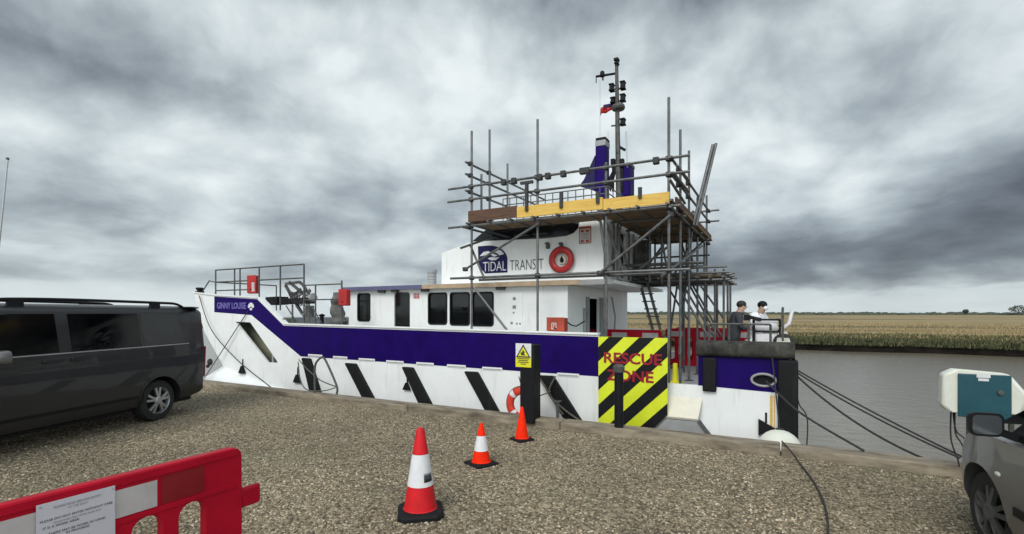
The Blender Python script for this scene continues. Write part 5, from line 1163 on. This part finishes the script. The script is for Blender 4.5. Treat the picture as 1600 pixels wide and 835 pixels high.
# ================================================================== VEHICLES
def car_body(stations, half, zb, belt, name, mt, root):
    """stations: (x, width factor, roof factor, low z lift, z scale); half: [(y,z)] from the underside to the roof centre"""
    mb = MB(); rings = []
    for (x, wf, kf, lift, dxs, *cap) in stations:
        ring = []
        for (y, z) in half:
            zz = z if z <= belt else belt+(z-belt)*kf
            yy = y*wf
            if z > belt: yy = y*wf*(1 if kf > .35 else .96+.1*kf)
            if z < .5: zz = z+lift*(1-z/.5)
            if cap and zz > cap[0]-.08: zz = cap[0]-.08+.08*(1-math.exp(-(zz-cap[0]+.08)/.08))
            ring.append((x-dxs*(max(0, z-.5))*1.0, yy, zz))
        rings.append(ring+[(p[0], -p[1], p[2]) for p in ring[-2:0:-1]])
    mb.loft(rings); return mb.build(name, mt, root, ang=28)
def wheel(root, x, y, r, wdt, name='wheel', spokes=5, rim='alloy'):
    sgn = 1 if y > 0 else -1
    hb = MB(); hb.lathe([(0, 0), (.07, 0), (.07, sgn*.03), (.05, sgn*.045), (0, sgn*.045)], (x, y-sgn*.03, r), 'y', 16); hub = hb.build(name, rim, root)
    prof = [(r*.66, -wdt/2), (r*.80, -wdt/2), (r*.95, -wdt*.46), (r, -wdt*.30), (r, wdt*.30), (r*.95, wdt*.46), (r*.80, wdt/2), (r*.66, wdt/2)]
    MB().lathe(prof, (x, y-sgn*wdt/2, r), 'y', 40).build('tyre', 'rubbertyre', hub)
    q = MB(); q.lathe([(r*.66, sgn*(-.0)), (r*.64, sgn*-.012), (r*.60, sgn*-.05), (r*.60, -sgn*.16)], (x, y, r), 'y', 36)
    for i in range(spokes):
        for dd in (-.13, .13):
            a = 2*math.pi*i/spokes+dd+.3; a2 = 2*math.pi*i/spokes+dd*1.6+.3; q.bar((x+.05*math.cos(a), y-sgn*.008, r+.05*math.sin(a)), (x+r*.63*math.cos(a2), y-sgn*.02, r+r*.63*math.sin(a2)), .036, .03, up=(0, 1, 0))
    q.build('rim', rim, hub)
    q = MB(); q.lathe([(0, -sgn*.07), (r*.6, -sgn*.07)], (x, y, r), 'y', 24); q.build('brake_disc', 'vantrim', hub)
    return hub
def side_panel(half, pts, off, th=.006, sgn=1):
    ys = sorted([(z, y) for y, z in half[1:]])
    def yz(z):
        for (za, ya), (zc, yc) in zip(ys[:-1], ys[1:]):
            if za <= z <= zc: return ya+(yc-ya)*(z-za)/max(1e-6, zc-za)
        return ys[-1][1]
    return MB().plate(pts, [], lambda x, z: (x, sgn*(yz(z)+off), z), lambda x, z: (x, sgn*(yz(z)+off-th), z))
# ---- dark van at the left; origin under the rear axle, x forward
VH = R(9.5); hd_ = Vector((-math.sin(VH), -math.cos(VH), 0)); lf = Vector((math.cos(VH), -math.sin(VH), 0))
rw = gnd(248, 657.5); van_loc = rw-lf*.90
van = thing('parked_van', 'dark grey passenger van with roof rails and tinted windows, parked on gravel', 'van', van_loc, math.atan2(hd_.y, hd_.x))
half = [(0, .26), (.80, .26), (.90, .30), (.945, .42), (.952, .50), (.955, .80), (.948, 1.02), (.942, 1.06), (.932, 1.10), (.93, 1.225), (.925, 1.24), (.86, 1.60), (.822, 1.80), (.79, 1.84), (.70, 1.895), (.4, 1.925), (0, 1.935)]
st = [(-.96, .93, .975, .16, .07), (-.93, .965, .985, .14, .07), (-.85, .985, .995, .10, .06), (-.70, .998, 1, .04, .03), (-.5, 1, 1, .02, 0), (0, 1, 1, 0, 0), (.8, 1, 1, 0, 0), (1.6, 1, 1, 0, 0), (2.2, 1, 1, 0, 0), (2.5, 1, .985, 0, 0), (2.75, 1, .90, 0, 0), (3.0, .995, .66, 0, 0), (3.25, .99, .38, 0, 0), (3.45, .975, .14, 0, 0), (3.75, .95, .05, .04, 0), (3.92, .88, -.12, .08, 0), (4.0, .76, -.3, .12, 0)]
vb = car_body(st, half, .26, 1.225, 'body', 'van', van)
c_ = MB(); c_.lathe([(0, -1.2), (.40, -1.2), (.40, 1.2), (0, 1.2)], (0, 0, .34), 'y', 36); c_.lathe([(0, -1.2), (.40, -1.2), (.40, 1.2), (0, 1.2)], (3.0, 0, .34), 'y', 36); cut(vb, c_)
q = MB(); q.box((-.5, -.6, .27), (.5, .6, .8)); q.box((2.5, -.6, .27), (3.5, .6, .8)); q.box((-.8, -.78, .22), (3.4, .78, .30)); q.build('underbody', 'vantrim', van)
for x in (0, 3.0):
    for y in (.90, -.90): wheel(van, x, y, .34, .23)
for sgn in (1, -1):
    for x in (0, 3.0):
        ar = [(x+.43*math.cos(R(a)), .34+.43*math.sin(R(a))) for a in range(-2, 183, 8)]+[(x+.402*math.cos(R(a)), .34+.402*math.sin(R(a))) for a in range(182, -3, -8)]
        side_panel(half, ar, .008, .02, sgn).build('wheel_arch', 'van', van, smooth=False)
    side_panel(half, [(.33, 1.265), (1.41, 1.265), (1.41, 1.785), (.33, 1.785)], .005, sgn=sgn).build('side_window', 'vanglass', van, smooth=False)
    side_panel(half, [(-.52, 1.28), (.285, 1.265), (.285, 1.78), (-.42, 1.765)], .004, sgn=sgn).build('rear_side_panel', mat('tinted_rear_panel', (.035, .036, .036), .3, var=.05) if sgn > 0 else 'van', van, smooth=False)
    side_panel(half, [(1.58, 1.265), (2.72, 1.265), (2.62, 1.45), (2.36, 1.70), (2.24, 1.77), (2.1, 1.785), (1.58, 1.785)], .005, sgn=sgn).build('front_door_window', 'vanglass', van, smooth=False)
    side_panel(half, [(-.60, 1.247), (2.9, 1.235), (2.9, 1.247), (-.60, 1.262)], .007, sgn=sgn).build('belt_trim', 'grey', van, smooth=False)
    side_panel(half, [(.42, .44), (2.56, .44), (2.56, .485), (.42, .485)], .006, sgn=sgn).build('sill_trim', 'vantrim', van, smooth=False)
    for x in (1.50, .30, 2.78):
        side_panel(half, [(x, .34), (x+.008, .34), (x+.008, 1.24), (x, 1.24)], .0015, sgn=sgn).build('door_seam', 'vantrim', van, smooth=False)
    side_panel(half, [(1.56, 1.13), (1.80, 1.13), (1.80, 1.17), (1.56, 1.17)], .025, .03, sgn).build('door_handle', 'van', van, bevel=.008)
    side_panel(half, [(1.22, 1.13), (1.44, 1.13), (1.44, 1.17), (1.22, 1.17)], .025, .03, sgn).build('door_handle', 'van', van, bevel=.008)
    q = MB(); yy = sgn*.70
    q.tube(curve([(-.72, yy, 1.89), (-.55, yy, 1.955), (-.2, yy, 1.97), (1.2, yy, 1.985), (2.0, yy, 1.975), (2.18, yy, 1.95), (2.3, yy, 1.89)]), .022, 8)
    for x in (-.12, 1.95): q.box((x-.09, yy-.02, 1.88), (x+.09, yy+.02, 1.97))
    q.build('roof_rail', 'vantrim', van)
    q = MB(); q.loft([[(x_, sgn*1.07+(y_)*k_, 1.26+z_*k_) for y_, z_ in rrect(-.10, -.085, .10, .085, .05, 3)] for x_, k_ in ((2.31, .96), (2.34, 1), (2.41, .85), (2.45, .5))]); q.bar((2.40, sgn*.90, 1.22), (2.40, sgn*1.0, 1.24), .07, .05); q.build('door_mirror', 'silver', van, ang=50)
    q = MB(); q.plate([(-.985, .62), (-.92, .62), (-.95, 1.18), (-1.01, 1.18)], [], lambda x, z: (x-.075*max(0, z-.5)*-0, sgn*.915, z), lambda x, z: (x, sgn*.86, z)); q.build('tail_light', 'taillight', van, bevel=.01)
    q = MB(); q.ball((3.83, sgn*.70, .86), .17, 12, 8, (.7, 1.1, .8)); q.build('headlight', 'lens', van)
q = MB(); q.box((-1.03, -.86, .36), (-.86, .86, .60)); q.build('rear_bumper', 'van', van, bevel=.05, seg=3)
q = MB(); q.plate([(-.66, 0), (-.66, 1.9), (-1.02, 1.7), (-1.02, .2)], [], lambda x, y: (x, y-.95+.0, 1.905+.02*(x+.9)), lambda x, y: (x, y-.95, 1.88+.02*(x+.9))); q.build('roof_spoiler', 'vantrim', van, smooth=False)
q = MB(); q.add([(-1.018, -.7, 1.28), (-1.018, .7, 1.28), (-1.045, .62, 1.75), (-1.045, -.62, 1.75), (-.99, -.7, 1.28), (-.99, .7, 1.28), (-1.0, .62, 1.75), (-1.0, -.62, 1.75)], [(0, 1, 2, 3), (7, 6, 5, 4), (0, 4, 5, 1), (1, 5, 6, 2), (2, 6, 7, 3), (3, 7, 4, 0)]); q.build('rear_window', 'glass', van)
q = MB(); ws = [(2.44, 1.88, .66), (3.33, 1.30, .80)]; q.add([(2.47, -.66, 1.91), (2.47, .66, 1.91), (3.40, .80, 1.31), (3.40, -.80, 1.31)], [(0, 1, 2, 3)]); q.build('windscreen', 'glass', van)
q = MB(); q.box((3.96, -.5, .55), (4.03, .5, .75)); q.build('front_grille', 'vantrim', van, bevel=.01)

# ---- grey car at the right edge; origin under the front axle, x forward
CH = R(19); ch_ = Vector((math.sin(CH), math.cos(CH), 0)); cl_ = Vector((-math.cos(CH), math.sin(CH), 0))
car_loc = Vector((3.55, 3.76, 0))-cl_*.80
car = thing('parked_car', 'grey hatchback with black door mirror cut off by the right edge', 'car', car_loc, math.atan2(ch_.y, ch_.x))
half2 = [(0, .2), (.68, .2), (.78, .24), (.83, .36), (.838, .46), (.84, .62), (.832, .70), (.828, .78), (.815, .90), (.79, .93), (.62, 1.38), (.56, 1.43), (.3, 1.47), (0, 1.48)]
st2 = [(-3.25, .80, .55, .12, 0), (-3.15, .92, .75, .08, 0), (-2.9, .98, .95, .04, 0), (-2.4, 1, 1, 0, 0), (-1.5, 1, 1, 0, 0), (-.85, 1, .99, 0, 0), (-.62, 1, .90, 0, 0), (-.45, 1, .66, 0, 0), (-.2, 1, .28, 0, 0), (-.04, .998, .08, 0, 0, .96), (.12, .985, .06, 0, 0, .91), (.26, .955, .02, .01, 0, .85), (.40, .905, 0, .03, 0, .79), (.53, .84, 0, .05, 0, .73), (.64, .76, 0, .08, 0, .66), (.72, .66, 0, .10, 0, .59), (.77, .55, 0, .12, 0, .51)]
cb_ = car_body(st2, half2, .2, .90, 'body', 'silver', car)
c_ = MB(); c_.lathe([(0, -1), (.355, -1), (.355, 1), (0, 1)], (0, 0, .305), 'y', 36); c_.lathe([(0, -1), (.355, -1), (.355, 1), (0, 1)], (-2.55, 0, .305), 'y', 36); cut(cb_, c_)
q = MB(); q.box((-.42, -.5, .22), (.42, .5, .7)); q.box((-3, -.5, .22), (-2.1, .5, .7)); q.box((-3, -.66, .17), (.5, .66, .24)); q.build('underbody', 'vantrim', car)
for x in (0, -2.55):
    for y in (.765, -.765): wheel(car, x, y, .305, .19, rim='gunmetal')
for sgn in (1, -1):
    side_panel(half2, [(-1.35, .935), (-.27, .925), (-.33, 1.0), (-.50, 1.19), (-.70, 1.35), (-1.35, 1.38)], .005, sgn=sgn).build('front_door_window', 'glass', car, smooth=False)
    side_panel(half2, [(-2.3, .96), (-1.42, .95), (-1.42, 1.38), (-2.2, 1.35)], .005, sgn=sgn).build('rear_door_window', 'glass', car, smooth=False)
    for x in (-.30, -1.4): side_panel(half2, [(x, .30), (x+.007, .30), (x+.007, .9), (x, .9)], .0015, sgn=sgn).build('door_seam', 'vantrim', car, smooth=False)
    side_panel(half2, [(-2.1, .44), (-.45, .44), (-.45, .50), (-2.1, .50)], .012, .012, sgn).build('rubbing_strip', 'vantrim', car, bevel=.004)
    side_panel(half2, [(-1.32, .80), (-1.12, .80), (-1.12, .84), (-1.32, .84)], .025, .03, sgn).build('door_handle', 'vantrim', car, bevel=.008)
    q = MB(); q.ball((-.26, sgn*.838, .66), .03, 10, 6, (1.2, .35, .6)); q.build('side_repeater', 'lens', car)
    mr = MB(); p = rrect(sgn*.88-.0 if sgn > 0 else -1.07, .955, 1.07 if sgn > 0 else -.88, 1.115, .04, 3)
    mr.loft([[(-.43, y, z) for y, z in p], [(-.40, y, z) for y, z in p], [(-.35, (y-sgn*.97)*.85+sgn*.97, (z-1.035)*.85+1.035) for y, z in p], [(-.32, (y-sgn*.97)*.5+sgn*.97, (z-1.035)*.5+1.035) for y, z in p]]); mr.bar((-.37, sgn*.79, .945), (-.38, sgn*.90, .99), .06, .05)
    mo = mr.build('door_mirror', 'vantrim', car, ang=50)
    q = MB(); q.plate([(y, z) for y, z in rrect(.895 if sgn > 0 else -1.055, .97, 1.055 if sgn > 0 else -.895, 1.10, .03, 3)], [], lambda y, z: (-.433, y, z), lambda y, z: (-.4305, y, z)); q.build('mirror_glass', mat('mirror_glass', (.25, .27, .28), .08, .9, var=.05), mo, smooth=False)
    q = MB(); q.ball((.56, sgn*.52, .62), .12, 12, 8, (.7, 1.2, .7)); q.build('headlight', 'lens', car)
q = MB(); q.add([(-.70, -.58, 1.42), (-.70, .58, 1.42), (-.06, .74, .985), (-.06, -.74, .985)], [(0, 1, 2, 3)]); q.build('windscreen', 'glass', car)

# ---- yacht far to the left: its raked mast stands above the van roof
D = 60.0; mx_ = (12-800)/F*D; mzt = CAMZ+(HZ-250)/F*D
ya = thing('sailing_boat', 'sailing boat with a tall raked grey mast beyond the van', 'boat', (mx_-2.7, D, -1.0), R(20))
rg = []
for i in range(9):
    f = i/8; x = -4+8*f; hw = 1.3*math.sin(math.pi*(.12+.80*f))**.8 if f < .98 else .05
    rg.append([(x, -hw, .95+.15*f), (x, -hw*.8, .1), (x, 0, -.4), (x, hw*.8, .1), (x, hw, .95+.15*f)])
MB().loft(rg).build('hull', 'whiteplain', ya)
rg = [[(-2+3.6*f, -.8*k_, 1.0), (-2+3.6*f, -.65*k_, 1.45-.25*f), (-2+3.6*f, .65*k_, 1.45-.25*f), (-2+3.6*f, .8*k_, 1.0)] for f, k_ in ((0, 1), (.5, 1), (1, .6))]
MB().loft(rg).build('cabin', 'whiteplain', ya)
ml = Matrix.Rotation(-R(20), 4, 'Z') @ (Vector((mx_, D, mzt))-Vector((mx_-2.7, D, -1.0)))
MB().tube([(.5, 0, 1.0), tuple(ml)], .10, 8).build('mast', 'chrome', ya)
MB().lathe([(0, 0), (.16, .02), (.16, .25), (0, .27)], tuple(ml), n=8).build('masthead', 'gunmetal', ya)
